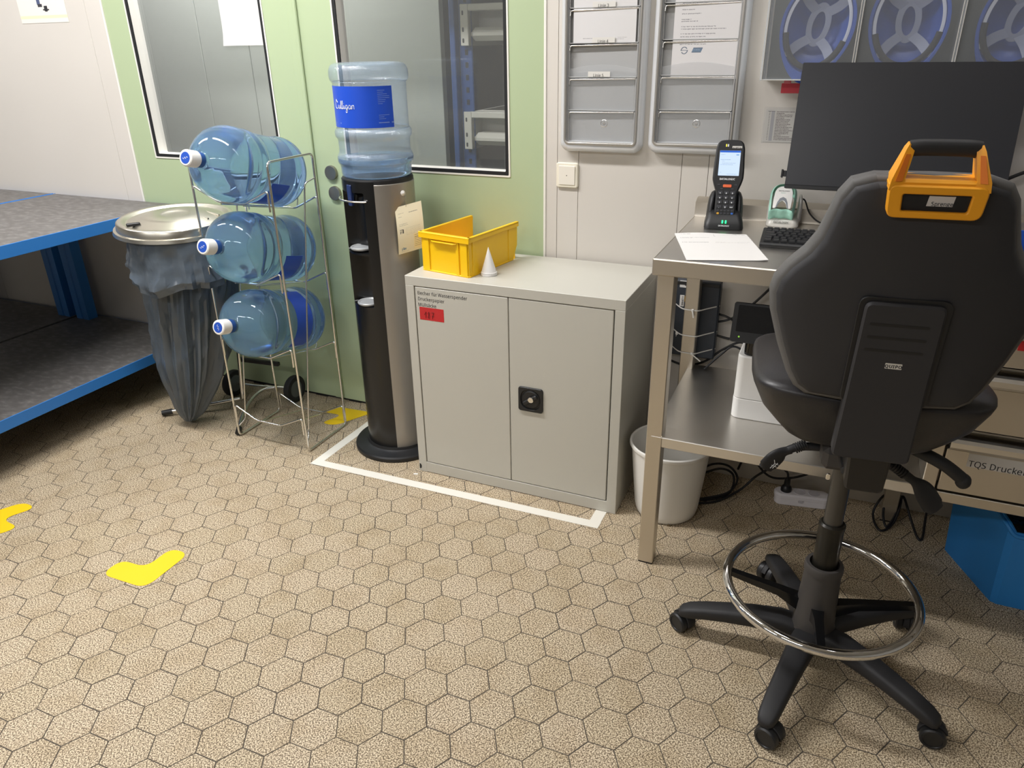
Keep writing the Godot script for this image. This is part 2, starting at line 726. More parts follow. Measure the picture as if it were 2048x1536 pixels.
func room() -> void:
	var w := setting("wall_back", "white sandwich panel wall with narrow vertical joints")
	# joints between the sandwich panels are real 2 mm gaps over a dark core
	var core := MB.new()
	core.bb(-6.0, -1.69, 0, 2.95, -0.12, -0.02)
	core.bb(0.366, 5.0, 0, 2.95, -0.12, -0.02)
	core.bb(-1.69, 0.366, 2.16, 2.95, -0.12, -0.02)
	part(core, "wall_core", M.grout, w)
	for s in [[-6.0, -4.1], [-4.1, -2.95], [-2.95, -1.79], [-1.79, -1.683], [0.362, 0.412], [0.412, 0.492], [0.492, 0.857], [0.857, 0.946], [0.946, 2.1], [2.1, 3.3], [3.3, 5.0]]:
		var b := MB.new()
		b.bb(s[0] + 0.0007, s[1] - 0.0007, 0.0, 2.95, -0.02, 0.0, 0.0008)
		part(b, "wall_panel", M.wall, w)
	var l := MB.new()
	l.bb(-1.683, 0.362, 2.165, 2.95, -0.02, 0.0, 0.0008)
	part(l, "wall_panel", M.wall, w)
	# black hinge pin of the door frame beside the light switch and the dark cable end by the screen
	for s in [["wall_left", [-6.12, -6.0, 0, 2.95, -0.12, 7.6]], ["wall_right", [5.0, 5.12, 0, 2.95, -0.12, 7.6]], ["wall_front", [-6.12, 5.12, 0, 2.95, 7.5, 7.62]]]:
		var b := MB.new()
		b.bb(s[1][0], s[1][1], s[1][2], s[1][3], s[1][4], s[1][5])
		part(b, "wall_slab", M.room_wall, setting(s[0], "plain white wall of the workshop"))
	var c := MB.new()
	c.bb(-6.12, 5.12, 2.95, 3.05, -2.6, 7.62)
	part(c, "ceiling_slab", M.ceiling, setting("ceiling", "white ceiling"))


func in_frame(p: Vector3) -> Vector3:
	var q := ($camera as Camera3D).transform.affine_inverse() * p
	if q.z > -0.05:
		return V(1e6, 1e6, 1e6)
	return V(1024.0 + FOCAL * q.x / -q.z, 768.0 - FOCAL * q.y / -q.z, -q.z)


func tiled_floor() -> void:
	var fl := setting("floor", "beige speckled hexagonal stoneware tiles with dark joints")
	var s := MB.new()
	s.bb(-6.12, 5.12, -0.12, -0.0012, -2.6, 7.62)
	part(s, "floor_slab", M.grout, fl)
	var flat := 0.1102
	var phi := -0.533
	var o := Vector2(0.1799, 1.4757)
	var a := Vector2(cos(phi), sin(phi)) * flat
	var bv := Vector2(cos(phi + PI / 3), sin(phi + PI / 3)) * flat
	# three slightly different tiles
	var meshes := []
	for k in 3:
		var hx := PackedVector2Array()
		var r: float = (flat - [0.0024, 0.0028, 0.0020][k]) / sqrt(3.0)
		for i in 6:
			var th := -(phi + PI / 6 + i * PI / 3)
			hx.append(Vector2(cos(th), sin(th)) * r)
		hx.reverse()
		hx = poly(Array(hx).map(func(p): return [p.x, p.y]))
		var m := MB.new()
		m.x = Transform3D(Basis(V(1, 0, 0), V(0, 0, -1), V(0, 1, 0)), Vector3.ZERO)
		m.prism(hx, -0.006, 0.0, 0.0, 0.0007)
		meshes.append(m.mesh(20.0))
	var near := []
	var rest := []
	for i in range(-70, 71):
		for j in range(-70, 71):
			var p := o + a * i + bv * j
			if p.x < -3.2 or p.x > 2.9 or p.y < -0.05 or p.y > 3.4:
				continue
			var q := in_frame(V(p.x, 0, p.y))
			if q.x > -30 and q.x < 2078 and q.y > 0 and q.y < 1570:
				near.append([q.z, p])
			else:
				rest.append(p)
	near.sort_custom(func(u, w): return u[0] < w[0])
	for k in near.size():
		var p: Vector2 = near[k][1]
		if k >= 300:
			rest.append(p)
			continue
		var basis := Basis.from_euler(V(rng.randf_range(-0.004, 0.004), 0, rng.randf_range(-0.004, 0.004)))
		put(meshes[rng.randi() % 3], "tile", M.tiles[rng.randi() % 4], fl, Transform3D(basis, V(p.x, rng.randf_range(-0.0004, 0.0), p.y)))
	var mm := MultiMesh.new()
	mm.transform_format = MultiMesh.TRANSFORM_3D
	mm.mesh = meshes[0]
	mm.instance_count = rest.size()
	for k in rest.size():
		mm.set_instance_transform(k, Transform3D(Basis(), V(rest[k].x, rng.randf_range(-0.0004, 0.0), rest[k].y)))
	var mi := MultiMeshInstance3D.new()
	mi.name = "tile_field"
	mi.multimesh = mm
	mi.material_override = M.tiles[0]
	fl.add_child(mi)
	tag(mi, "", "", "", "stuff")


func double_door() -> void:
	var d := setting("door_1", "pale green double door with two large glazed panels")
	var f := MB.new()
	f.bb(-1.683, -1.625, 0, 2.16, -0.11, -0.057, 0.002)
	f.bb(0.305, 0.362, 0, 2.16, -0.11, -0.057, 0.002)
	f.bb(-1.683, 0.362, 2.1, 2.16, -0.11, 0.001, 0.002)
	part(f, "door_frame", M.green, d)
	# white cover strips beside the frame
	var st := MB.new()
	st.bb(-1.69, -1.681, 0, 2.16, -0.02, 0.004, 0.001)
	st.bb(0.360, 0.369, 0, 2.16, -0.02, 0.004, 0.001)
	part(st, "cover_strip", M.bead, d)
	for k in 2:
		var x0: float = [-1.681, -0.655][k]
		var x1: float = [-0.668, 0.360][k]
		var wx0: float = [-1.545, -0.49][k]
		var wx1: float = [-0.825, 0.222][k]
		var y0 := 1.085
		var y1 := 1.98
		var leaf := MB.new()
		leaf.ring(rrect(x1 - x0, 2.085, 0.002, 2, Vector2((x0 + x1) / 2, 1.0545)), rrect(wx1 - wx0, y1 - y0, 0.004, 2, Vector2((wx0 + wx1) / 2, (y0 + y1) / 2)), -0.055, 0.0, 0.0012)
		var lf := part(leaf, "door_leaf", M.green, d)
		var outline := func(g: float) -> PackedVector2Array: return rrect(wx1 - wx0 + 2 * g, y1 - y0 + 2 * g, 0.004, 2, Vector2((wx0 + wx1) / 2, (y0 + y1) / 2))
		var li := MB.new()
		li.ring(outline.call(0.006), outline.call(0.0), 0.0, 0.003)
		part(li, "glazing_trim", M.bead, lf)
		var ga := MB.new()
		ga.ring(outline.call(0.0), outline.call(-0.013), -0.004, 0.001)
		part(ga, "gasket", M.gasket, lf)
		var be := MB.new()
		be.ring(outline.call(-0.0), outline.call(-0.0132), -0.055, -0.005)
		part(be, "glazing_bead", M.bead, lf)
		var gl := MB.new()
		gl.bb(wx0 + 0.01, wx1 - 0.01, y0 + 0.01, y1 - 0.01, -0.042, -0.036)
		part(gl, "glass_pane", M.glass, lf)
	# overlapping strip between the leaves
	var s := MB.new()
	s.bb(-0.70, -0.664, 0.012, 2.09, 0.0, 0.004, 0.0012)
	s.bb(-0.668, -0.652, 0.012, 2.09, 0.0, 0.011, 0.003)
	part(s, "meeting_strip", M.green, d)
	for k in 2:
		var c: Vector3 = [V(-0.577, 1.059, 0.0), V(-0.569, 0.976, 0.0)][k]
		var kn := MB.new()
		kn.x = Transform3D(Basis(V(1, 0, 0), V(0, 0, 1), V(0, -1, 0)), c)
		kn.lathe([Vector2(0.0, 0.0), Vector2(0.029, 0.0), Vector2(0.029, 0.010), Vector2(0.0275, 0.0125), Vector2(0.024, 0.0135), Vector2(0.0, 0.0138)], 36)
		part(kn, "lock_rosette", M.steel_knob, d)
	var dark := MB.new()
	dark.bb(-1.62, 0.30, 0.0005, 0.011, -0.06, -0.008)
	part(dark, "door_seal", M.gasket, d)


func back_room() -> void:
	# what shows through the glazing: a grey partition on the left, a rack of dark equipment on the right
	var w := setting("wall_partition", "grey partition behind the glazed doors")
	for s in [[-2.9, -1.95], [-1.95, -1.62], [-1.62, -1.25], [-1.25, -0.47]]:
		var b := MB.new()
		b.bb(s[0] + 0.002, s[1] - 0.002, 0, 2.94, -0.84, -0.8, 0.002)
		part(b, "partition_panel", M.partition, w)
	var far := setting("wall_far", "dark grey wall of the room behind the glazed doors")
	var fb := MB.new()
	fb.bb(-3.0, 2.0, 0, 2.94, -2.6, -2.5)
	fb.bb(-3.0, -2.9, 0, 2.94, -2.5, -0.13)
	fb.bb(1.5, 1.6, 0, 2.94, -2.5, -0.13)
	part(fb, "wall_slab", M.dark_wall, far)
	var r := thing("storage_rack", "blue perforated rack upright with light grey brackets behind the right door glass", "rack", V(-0.215, 0, -0.5))
	var up := MB.new()
	up.bb(-0.04, -0.015, 0, 2.4, -0.02, 0.02, 0.003)
	up.bb(-0.015, 0.045, 0, 2.4, -0.03, -0.02, 0.003)
	part(up, "upright", M.rack_blue, r)
	for k in 28:
		var h := MB.new()
		h.box(V(0.018, 0.95 + k * 0.05, -0.0195), V(0.014, 0.022, 0.002), 0.0005)
		part(h, "slot", M.gasket, r)
	for k in 2:
		var y: float = [1.525, 1.105][k]
		var pl := MB.new()
		pl.bb(0.005, 0.042, y, y + 0.158, 0.0, 0.006, 0.002)
		pl.bb(0.034, 0.042, y, y + 0.158, -0.4, 0.0)
		pl.bb(0.042, 0.7, y + 0.132, y + 0.158, -0.10, 0.006, 0.003)
		pl.bb(0.042, 0.7, y + 0.018, y + 0.07, -0.10, 0.0, 0.02)
		pl.bb(0.042, 0.7, y + 0.06, y + 0.14, -0.12, -0.10)
		var br := part(pl, "bracket", M.rack_white, r)
		for q in [0.02, 0.062, 0.125]:
			var sl := MB.new()
			sl.x = Transform3D(Basis(), V(0.018, y + q, 0.0058))
			sl.prism(rrect(0.008, 0.018, 0.0038, 4), 0, 0.0008)
			part(sl, "slot", M.gasket, br)
	var eq := thing("equipment_case", "dark grey equipment case with a grille behind the rack upright", "equipment case", V(0.05, 0, -1.3))
	var ca := MB.new()
	ca.bb(-0.3, 0.6, 0.9, 1.9, -0.3, 0.3, 0.01)
	part(ca, "case", M.dark_case, eq)
	for k in 16:
		var gr := MB.new()
		gr.bb(-0.26, -0.09, 1.2 + k * 0.016, 1.208 + k * 0.016, 0.3, 0.306, 0.001)
		part(gr, "grille_slat", M.black, eq)
	for q in [[0.24, 1.72, M.led_red], [0.27, 1.70, M.led_red], [0.23, 1.60, M.led_blue], [0.26, 1.60, M.led_blue]]:
		var l := MB.new()
		l.x = Transform3D(Basis(), V(q[0], q[1], 0.301))
		l.prism(rrect(0.012, 0.006, 0.002), 0, 0.003, 0, 0.001)
		part(l, "indicator_light", q[2], eq)


# ------------------------------------------------------------------ furniture
func workbenches() -> void:
	for k in 2:
		var x0: float = [-2.277, -3.11][k]
		var x1: float = [-1.455, -2.289][k]
		var z0 := 0.022
		var z1 := 1.62
		var o := thing("packing_table", ["blue steel packing table with scuffed grey top, beside the waste sack stand", "second blue packing table, at the left edge, beyond the blue seam in the grey top"][k], "table", V((x0 + x1) / 2, 0, 0.8), 0.0, "blue packing tables")
		var sh := V(-(x0 + x1) / 2, 0, -0.8)
		for lv in [[0.878, "tabletop", M.bench_top, "top_frame", 0.048], [0.245, "lower_shelf", M.bench_top, "shelf_frame", 0.046]]:
			var y: float = lv[0]
			var b := MB.new()
			b.x.origin = sh
			b.bb(x0 + 0.005, x1 - 0.005, y - 0.02, y, z0 + 0.004, z1 - 0.004, 0.001)
			part(b, lv[1], lv[2], o)
			var f := MB.new()
			f.x.origin = sh
			# between the two shelves the frame stays below the surface
			var inner: float = 0.0012 if lv[0] > 0.5 else -0.021
			f.bb(x1 - 0.0045, x1, y - lv[4], y + (0.0012 if k == 0 else inner), z0, z1, 0.001)
			f.bb(x0, x0 + 0.0045, y - lv[4], y + (inner if k == 0 else 0.0012), z0, z1, 0.001)
			f.bb(x0 + 0.0045, x1 - 0.0045, y - lv[4], y - 0.001, z1 - 0.004, z1, 0.001)
			f.bb(x0 + 0.0045, x1 - 0.0045, y - lv[4], y - 0.001, z0, z0 + 0.004, 0.001)
			part(f, lv[3], M.blue_steel, o)
		for q in [[x0 + 0.032, z0 + 0.03], [x1 - 0.1, z0 + 0.03], [x0 + 0.012, z1 - 0.1], [x1 - 0.1, z1 - 0.1]]:
			# folded channel leg: web with two flanges and a rib
			var l := MB.new()
			l.x = Transform3D(Basis(V(1, 0, 0), V(0, 0, -1), V(0, 1, 0)), sh + V(q[0], 0.0, q[1]))
			l.prism(poly([[0, 0], [0.003, 0], [0.003, -0.05], [0.036, -0.05], [0.040, -0.045], [0.048, -0.045], [0.052, -0.05], [0.085, -0.05], [0.085, 0], [0.088, 0], [0.088, -0.054], [0.051, -0.054], [0.047, -0.049], [0.041, -0.049], [0.037, -0.054], [0.0, -0.054]]), 0.0, 0.83)
			part(l, "leg", M.blue_steel, o)


func steel_table() -> void:
	var o := thing("steel_table", "stainless steel work table with lower shelf, rear upstand and drawers, behind the black chair", "table", V(0.927, 0, 0.37))
	var sh := V(-0.927, 0, -0.37)
	var H := 1.002
	var t := MB.new()
	t.x.origin = sh
	# top sheet folded down at the front and the left
	t.bb(0.929, 2.62, H - 0.004, H, 0.075, 0.650, 0.0012)
	part(t, "tabletop", M.steel, o)
	var ap := MB.new()
	ap.x.origin = sh
	ap.bb(0.927, 2.62, H - 0.045, H + 0.0008, 0.648, 0.655, 0.003)
	ap.bb(0.926, 0.932, H - 0.045, H + 0.0008, 0.075, 0.652, 0.0025)
	part(ap, "apron", M.steel_face, o)
	var bs := MB.new()
	bs.x = Transform3D(Basis(V(0, 0, 1), V(0, 1, 0), V(-1, 0, 0)), sh + V(2.62, 0, 0))
	bs.prism(poly([[0.082, H - 0.002], [0.078, H + 0.008], [0.078, H + 0.045], [0.052, H + 0.056], [0.030, H + 0.056], [0.030, H - 0.03], [0.036, H - 0.03], [0.036, H + 0.049], [0.05, H + 0.049], [0.072, H + 0.040], [0.072, H - 0.002]]), 0.0, 2.62 - 0.927, 0.0, 0.0005)
	part(bs, "upstand", M.steel_face, o)
	for q in [[0.941, 0.600], [0.925, 0.062], [1.66, 0.062]]:
		var l := MB.new()
		l.x.origin = sh
		l.bb(q[0], q[0] + 0.047, 0.004, H - 0.004, q[1], q[1] + 0.047, 0.0025)
		var lg := part(l, "leg", M.steel_face, o)
		var ft := MB.new()
		ft.x.origin = sh
		ft.bb(q[0] + 0.001, q[0] + 0.046, 0.0, 0.006, q[1] + 0.001, q[1] + 0.046, 0.001)
		part(ft, "foot", M.black, lg)
	var s := MB.new()
	s.x.origin = sh
	s.bb(0.955, 1.672, 0.462, 0.466, 0.062, 0.648, 0.001)
	s.bb(0.988, 1.672, 0.434, 0.467, 0.644, 0.650, 0.002)
	s.bb(0.953, 0.957, 0.434, 0.466, 0.109, 0.6, 0.001)
	s.bb(0.972, 1.66, 0.434, 0.462, 0.062, 0.066)
	part(s, "lower_shelf", M.steel, o)
	# drawer block at the right
	var c := MB.new()
	c.x.origin = sh
	c.bb(1.672, 1.704, 0.423, H - 0.045, 0.585, 0.640, 0.002)
	c.bb(1.672, 2.5, 0.423, 0.452, 0.10, 0.640, 0.002)
	c.bb(1.672, 1.676, 0.45, H - 0.045, 0.10, 0.60)
	c.bb(2.496, 2.5, 0.45, H - 0.045, 0.10, 0.64)
	c.bb(1.676, 2.496, 0.45, H - 0.045, 0.10, 0.104)
	part(c, "drawer_carcass", M.steel_face, o)
	for k in 3:
		var y0: float = [0.458, 0.640, 0.815][k]
		var y1: float = [0.625, 0.802, 0.950][k]
		var d := MB.new()
		d.x.origin = sh
		d.bb(1.709, 2.49, y0, y1 - 0.045, 0.622, 0.640, 0.002)
		d.bb(1.709, 2.49, y1 - 0.05, y1, 0.600, 0.610)
		d.bb(1.712, 2.488, y0 + 0.004, y1 - 0.004, 0.12, 0.6)
		var dr := part(d, "drawer", M.steel_face, o)
		var h := MB.new()
		h.x = Transform3D(Basis(V(0, 0, 1), V(0, 1, 0), V(-1, 0, 0)), sh + V(2.488, 0, 0))
		h.prism(poly([[0.622, y1 - 0.044], [0.644, y1 - 0.044], [0.650, y1 - 0.036], [0.650, y1 - 0.022], [0.644, y1 - 0.014], [0.612, y1 - 0.006], [0.612, y1 - 0.012], [0.640, y1 - 0.02], [0.644, y1 - 0.026], [0.644, y1 - 0.034], [0.64, y1 - 0.038], [0.622, y1 - 0.038]]), 0.0, 0.776)
		part(h, "grip", M.steel, dr)
		if k == 0:
			var lb := MB.new()
			lb.x.origin = sh
			lb.bb(1.7585, 1.985, 0.5385, 0.5765, 0.6400, 0.6406)
			var lp := part(lb, "drawer_label", M.paper, dr)
			letters("TQS Druckerpatronen", 0.0225, M.ink, lp, place(sh + V(1.762, 0.5475, 0.6408), V(1, 0, 0), V(0, 1, 0)), "lettering", false, "Droid Sans", true)
		if k == 2:
			var rl := MB.new()
			rl.x.origin = sh
			rl.bb(1.795, 1.9, 0.861, 0.885, 0.640, 0.642, 0.0005)
			part(rl, "red_label", M.red, dr)


func steel_cabinet() -> void:
	var W := 0.8
	var H := 0.797
	var o := thing("steel_cabinet", "low light grey two-door steel cabinet carrying the yellow bin", "cabinet", V(0.4, 0, 0.22))
	var sh := V(-0.4, 0, -0.22)
	var zf := 0.4216
	var b := MB.new()
	b.x.origin = sh
	b.bb(0, 0.034, 0.0, H - 0.0345, 0.017, zf, 0.0012)
	b.bb(W - 0.034, W, 0.0, H - 0.0345, 0.017, zf, 0.0012)
	b.bb(0.0, W, H - 0.0345, H, 0.017, zf, 0.0012)
	b.bb(0.032, W - 0.032, 0.002, 0.046, zf - 0.03, zf - 0.0004, 0.001)
	b.bb(0.03, W - 0.03, 0.03, H - 0.03, 0.02, 0.024)
	b.bb(0.03, W - 0.03, 0.03, 0.034, 0.02, zf - 0.02)
	part(b, "carcass", M.cabinet, o)
	var inner := MB.new()
	inner.x.origin = sh
	inner.bb(0.034, W - 0.034, 0.046, H - 0.034, zf - 0.03, zf - 0.024)
	part(inner, "inner_panel", M.black, o)
	for k in 2:
		var x0: float = [0.0375, 0.3975][k]
		var x1: float = [0.3952, 0.7615][k]
		var d := MB.new()
		d.x.origin = sh
		d.bb(x0, x1, 0.0485, H - 0.0375, zf - 0.022, zf - 0.0006 - 0.0008 * k, 0.0018)
		var dr := part(d, "door", M.cabinet, o)
		if k == 0:
			var st := MB.new()
			st.x.origin = sh
			st.bb(0.0515, 0.1485, 0.6400, 0.6875, zf - 0.0006, zf - 0.0001)
			var sk := part(st, "sticker", M.red, dr)
			tag(sk, "red sticker with handwritten 187")
			var strokes := [[[0.0, 0.5], [0.22, 1.0], [0.16, 0.0]], [[0.62, 0.85], [0.5, 1.0], [0.42, 0.8], [0.62, 0.3], [0.52, 0.0], [0.4, 0.2], [0.62, 0.85]], [[0.8, 0.95], [1.1, 1.0], [0.95, 0.5], [0.9, 0.0]], [[0.84, 0.42], [1.1, 0.5]]]
			for s in strokes:
				var p := []
				for q in s:
					p.append(sh + V(0.070 + q[0] * 0.036, 0.6475 + q[1] * 0.024, zf + 0.0001))
				var w := MB.new()
				w.tube(p, 0.0014, 6, false, 0.0003)
				part(w, "handwriting", M.ink, sk)
			for l in 3:
				letters(["Becher für Wasserspender", "Druckerpapier", "Müllsäcke"][l], 0.0165, M.ink, dr, place(sh + V(0.047, 0.7385 - 0.0215 * l, zf - 0.0004), V(1, 0, 0), V(0, 1, 0)), "lettering", false, "Droid Sans", true)
		else:
			var hp := MB.new()
			hp.x = Transform3D(Basis(), sh + V(0.477, 0.3965, zf - 0.0014))
			hp.ring(rrect(0.092, 0.092, 0.009, 4), rrect(0.074, 0.074, 0.03, 4), 0.0, 0.006, 0.0015)
			hp.prism(rrect(0.076, 0.076, 0.03, 4), -0.002, 0.0006)
			var hd := part(hp, "lock_plate", M.black, dr)
			var bl := MB.new()
			bl.x = Transform3D(Basis(V(1, 0, 0), V(0, 0, 1), V(0, -1, 0)), sh + V(0.477, 0.3965, zf - 0.0008))
			bl.lathe([Vector2(0.0, -0.001), Vector2(0.0345, -0.001), Vector2(0.0345, 0.0015), Vector2(0.030, 0.004), Vector2(0.026, 0.0035), Vector2(0.0, 0.002)], 32)
			bl.x = Transform3D(Basis(V(0, 0, 1), 0.6), sh + V(0.477, 0.3965, zf))
			bl.prism(rounded(poly([[-0.031, -0.008], [0.031, -0.008], [0.031, 0.008], [-0.031, 0.008]]), 0.008), 0.0, 0.011, 0, 0.003)
			part(bl, "turn_grip", M.black, hd)
			var cy := MB.new()
			cy.x = Transform3D(Basis(V(1, 0, 0), V(0, 0, 1), V(0, -1, 0)), sh + V(0.4815, 0.401, zf + 0.010))
			cy.lathe([Vector2(0.010, 0.0), Vector2(0.0105, 0.004), Vector2(0.0095, 0.0048), Vector2(0.0, 0.0048)], 20)
			cy.x = Transform3D(Basis(), sh + V(0.4815, 0.401, zf + 0.0145))
			cy.bb(-0.0008, 0.0008, -0.004, 0.004, 0, 0.0008)
			part(cy, "lock_cylinder", M.chrome, hd)
	var rust := MB.new()
	rust.x = Transform3D(Basis(), sh + V(0.0065, 0.022, zf - 0.0003))
	rust.prism(rounded(poly([[-0.004, -0.012], [0.004, -0.009], [0.0055, 0.004], [0.0, 0.012], [-0.004, 0.01]]), 0.004, 3), 0, 0.0006)
	part(rust, "punched_hole", M.black, o)


func swivel_chair() -> void:
	var o := thing("swivel_chair", "black swivel work chair with foot ring and orange grab handle on its back", "chair", V(1.468, 0, 0.872), 0.1)
	# five-armed base
	var hub := MB.new()
	hub.lathe([Vector2(0.0, 0.062), Vector2(0.045, 0.062), Vector2(0.056, 0.07), Vector2(0.058, 0.10), Vector2(0.052, 0.118), Vector2(0.044, 0.126), Vector2(0.0, 0.126)], 36)
	part(hub, "hub", M.black_soft, o)
	for k in 5:
		var a := deg_to_rad(-31.4 - 72.0 * k) - 0.1
		var dirx := V(cos(a), 0, -sin(a))
		var side := V(0, 1, 0).cross(dirx)
		var rings := []
		for s in [[0.03, 0.098, 0.034, 0.026], [0.08, 0.106, 0.034, 0.026], [0.15, 0.103, 0.031, 0.024], [0.22, 0.095, 0.028, 0.021], [0.28, 0.085, 0.026, 0.019], [0.318, 0.076, 0.024, 0.018], [0.338, 0.070, 0.020, 0.014], [0.346, 0.066, 0.012, 0.008]]:
			var ring := []
			for j in 16:
				var th := TAU * j / 16.0
				var cx: float = signf(cos(th)) * pow(absf(cos(th)), 0.55) * s[2]
				var cy: float = signf(sin(th)) * pow(absf(sin(th)), 0.7) * s[3]
				ring.append(dirx * s[0] + V(0, s[1], 0) + side * (-cx) + V(0, cy, 0))
			rings.append(ring)
		var arm := MB.new()
		# ring runs from -side to +y, so (ring) x (outward along dir) points outwards
		for ring in rings:
			ring.reverse()
		arm.loft(rings)
		var am := part(arm, "base_arm", M.black_soft, o, 50)
		# twin-wheel castor with a hood, each turned its own way
		var tip := dirx * 0.325
		var turn: float = a + [0.5, 1.4, -0.7, 2.2, 0.9][k]
		var wb := Basis(V(0, 1, 0), turn)
		for sgn in [-1.0, 1.0]:
			var wh := MB.new()
			wh.x = Transform3D(wb * Basis(V(1, 0, 0), V(0, 0, 1) * sgn, V(0, -1, 0) * sgn), tip + V(0, 0.029, 0) + wb * V(0.012, 0, 0.006 * sgn))
			wh.lathe([Vector2(0.0, 0.0), Vector2(0.026, 0.0), Vector2(0.029, 0.004), Vector2(0.029, 0.016), Vector2(0.026, 0.02), Vector2(0.021, 0.0205), Vector2(0.020, 0.0185), Vector2(0.0, 0.0185)], 28)
			part(wh, "castor_wheel", M.black, am)
		var hd := MB.new()
		hd.x = Transform3D(wb, tip + V(0, 0.029, 0) + wb * V(0.012, 0, 0))
		var hp := PackedVector2Array()
		for i in 13:
			var th := lerpf(0.35, PI + 0.1, i / 12.0)
			hp.append(Vector2(cos(th), sin(th)) * 0.0325)
		hp.append(Vector2(-0.012, -0.006))
		hp.append(Vector2(0.014, 0.004))
		hd.prism(poly(Array(hp).map(func(p): return [p.x, p.y])), -0.0075, 0.0075, 0.001, 0.001)
		hd.x = Transform3D(Basis(), tip)
		hd.lathe([Vector2(0.008, 0.03), Vector2(0.008, 0.085), Vector2(0.0, 0.085)], 16)
		part(hd, "castor_hood", M.black_soft, am)
	# column: rubber sleeve, black tube, gas spring
	var sl := MB.new()
	sl.lathe([Vector2(0.056, 0.118), Vector2(0.052, 0.135), Vector2(0.046, 0.25), Vector2(0.0445, 0.292), Vector2(0.047, 0.296), Vector2(0.047, 0.312), Vector2(0.044, 0.318), Vector2(0.036, 0.318), Vector2(0.034, 0.30), Vector2(0.0, 0.30)], 40)
	part(sl, "column_sleeve", M.sleeve, o)
	var tb := MB.new()
	tb.lathe([Vector2(0.030, 0.29), Vector2(0.030, 0.425), Vector2(0.0315, 0.43), Vector2(0.0315, 0.438), Vector2(0.027, 0.443), Vector2(0.0, 0.443)], 36)
	part(tb, "column_tube", mat("26241f", 0.3, 0.4), o)
	var gs := MB.new()
	gs.lathe([Vector2(0.0225, 0.43), Vector2(0.0225, 0.62), Vector2(0.0, 0.62)], 32)
	part(gs, "gas_spring", mat("47443f", 0.3, 0.3), o)
	# foot ring: flat-sided chrome hoop on three spokes
	var ringp := []
	for i in 72:
		var th := TAU * i / 72.0
		ringp.append(V(cos(th) * 0.232, 0.236, sin(th) * 0.232))
	var fr := MB.new()
	fr.tube(ringp, 0.0125, 14, true)
	part(fr, "foot_ring", M.mirror, o, 60)
	for k in 3:
		var a := deg_to_rad([0.0, 178.0, 268.0][k])
		var sp := MB.new()
		sp.x = Transform3D(Basis(V(0, 1, 0), a), Vector3.ZERO)
		var g := []
		for s in [[0.04, 0.180, 0.016, 0.02], [0.10, 0.205, 0.011, 0.011], [0.225, 0.233, 0.009, 0.007]]:
			g.append([V(s[0], s[1] - s[3], -s[2]), V(s[0], s[1] - s[3], s[2]), V(s[0], s[1] + s[3], s[2]), V(s[0], s[1] + s[3], -s[2])])
		for r in g:
			r.reverse()
		sp.loft(g)
		part(sp, "ring_spoke", M.black_gloss, o)
	# mechanism under the seat
	var me := MB.new()
	me.box(V(0, 0.672, 0.0), V(0.13, 0.055, 0.22), 0.012)
	me.box(V(-0.025, 0.662, 0.0), V(0.06, 0.07, 0.07), 0.012)
	part(me, "mechanism", M.sleeve, o)
	# levers with ribbed grips
	for k in 2:
		var pts: Array = [[V(-0.05, 0.662, 0.03), V(-0.11, 0.66, 0.04), V(-0.15, 0.640, 0.05), V(-0.178, 0.600, 0.055)], [V(0.05, 0.640, 0.0), V(0.12, 0.61, 0.0), V(0.17, 0.575, 0.0), V(0.212, 0.52, 0.0)]][k]
		var lv := MB.new()
		lv.tube(spline(pts.slice(0, 3), 8), 0.010, 10)
		var lo := part(lv, "lever", M.black_soft, o, 60)
		var path := spline([pts[1].lerp(pts[2], 0.4), pts[2], pts[3]], 8)
		var pd := MB.new()
		var rg := []
		for i in path.size():
			var s := float(i) / (path.size() - 1)
			var w := lerpf(0.010, 0.026, smoothstep(0.2, 0.7, s)) * (1.0 if s < 0.9 else 0.8)
			var tg: Vector3 = (path[mini(i + 1, path.size() - 1)] - path[maxi(i - 1, 0)]).normalized()
			var up := V(0, 0, 1).cross(tg).normalized()
			var ring := []
			for j in 14:
				var th := TAU * j / 14.0
				ring.append(path[i] + (V(0, 0, 1) * 0.5 - up * 0.87) * cos(th) * w + (up * 0.5 + V(0, 0, 1) * 0.87) * sin(th) * 0.010)
			rg.append(ring)
		pd.loft(rg)
		part(pd, "paddle", M.black_soft, lo, 60)
		for i in 6:
			var rr := MB.new()
			var c: Vector3 = pts[1].lerp(pts[2], -0.35 + i * 0.11)
			var tg2: Vector3 = (pts[2] - pts[1]).normalized()
			rr.tube([c - tg2 * 0.0016, c + tg2 * 0.0016], 0.0125, 12)
			part(rr, "rib", M.black_soft, lo, 60)
		if k == 0:
			var md: Vector3 = pts[2].lerp(pts[3], 0.55)
			var dr2: Vector3 = (pts[3] - pts[2]).normalized()
			var pic := MB.new()
			for q in [[[-0.012, -0.010], [-0.004, 0.0], [0.012, 0.0]], [[-0.004, 0.0], [-0.004, 0.012]], [[0.003, -0.004], [0.003, 0.012]], [[-0.008, 0.006], [0.01, 0.006]]]:
				var pth := []
				for w in q:
					pth.append(md + dr2 * w[0] + (V(0, 0, 1) * 0.5 - V(0, 0, 1).cross(dr2).normalized() * 0.87) * -w[1] + (V(0, 0, 1).cross(dr2).normalized() * 0.5 + V(0, 0, 1) * 0.87) * 0.0105)
				pic.tube(pth, 0.0009, 5)
			part(pic, "pictogram", M.ink_white, lo)
	var kn := MB.new()
	kn.tube(spline([V(0.12, 0.70, 0.05), V(0.18, 0.685, 0.08), V(0.225, 0.655, 0.085)], 8), 0.014, 12)
	kn.ball(V(0.225, 0.652, 0.085), V(0.016, 0.018, 0.016), 12, 8)
	part(kn, "seat_lever", M.black_soft, o, 60)
	# seat: moulded cushion with a raised rim
	var st := MB.new()
	var rgs := []
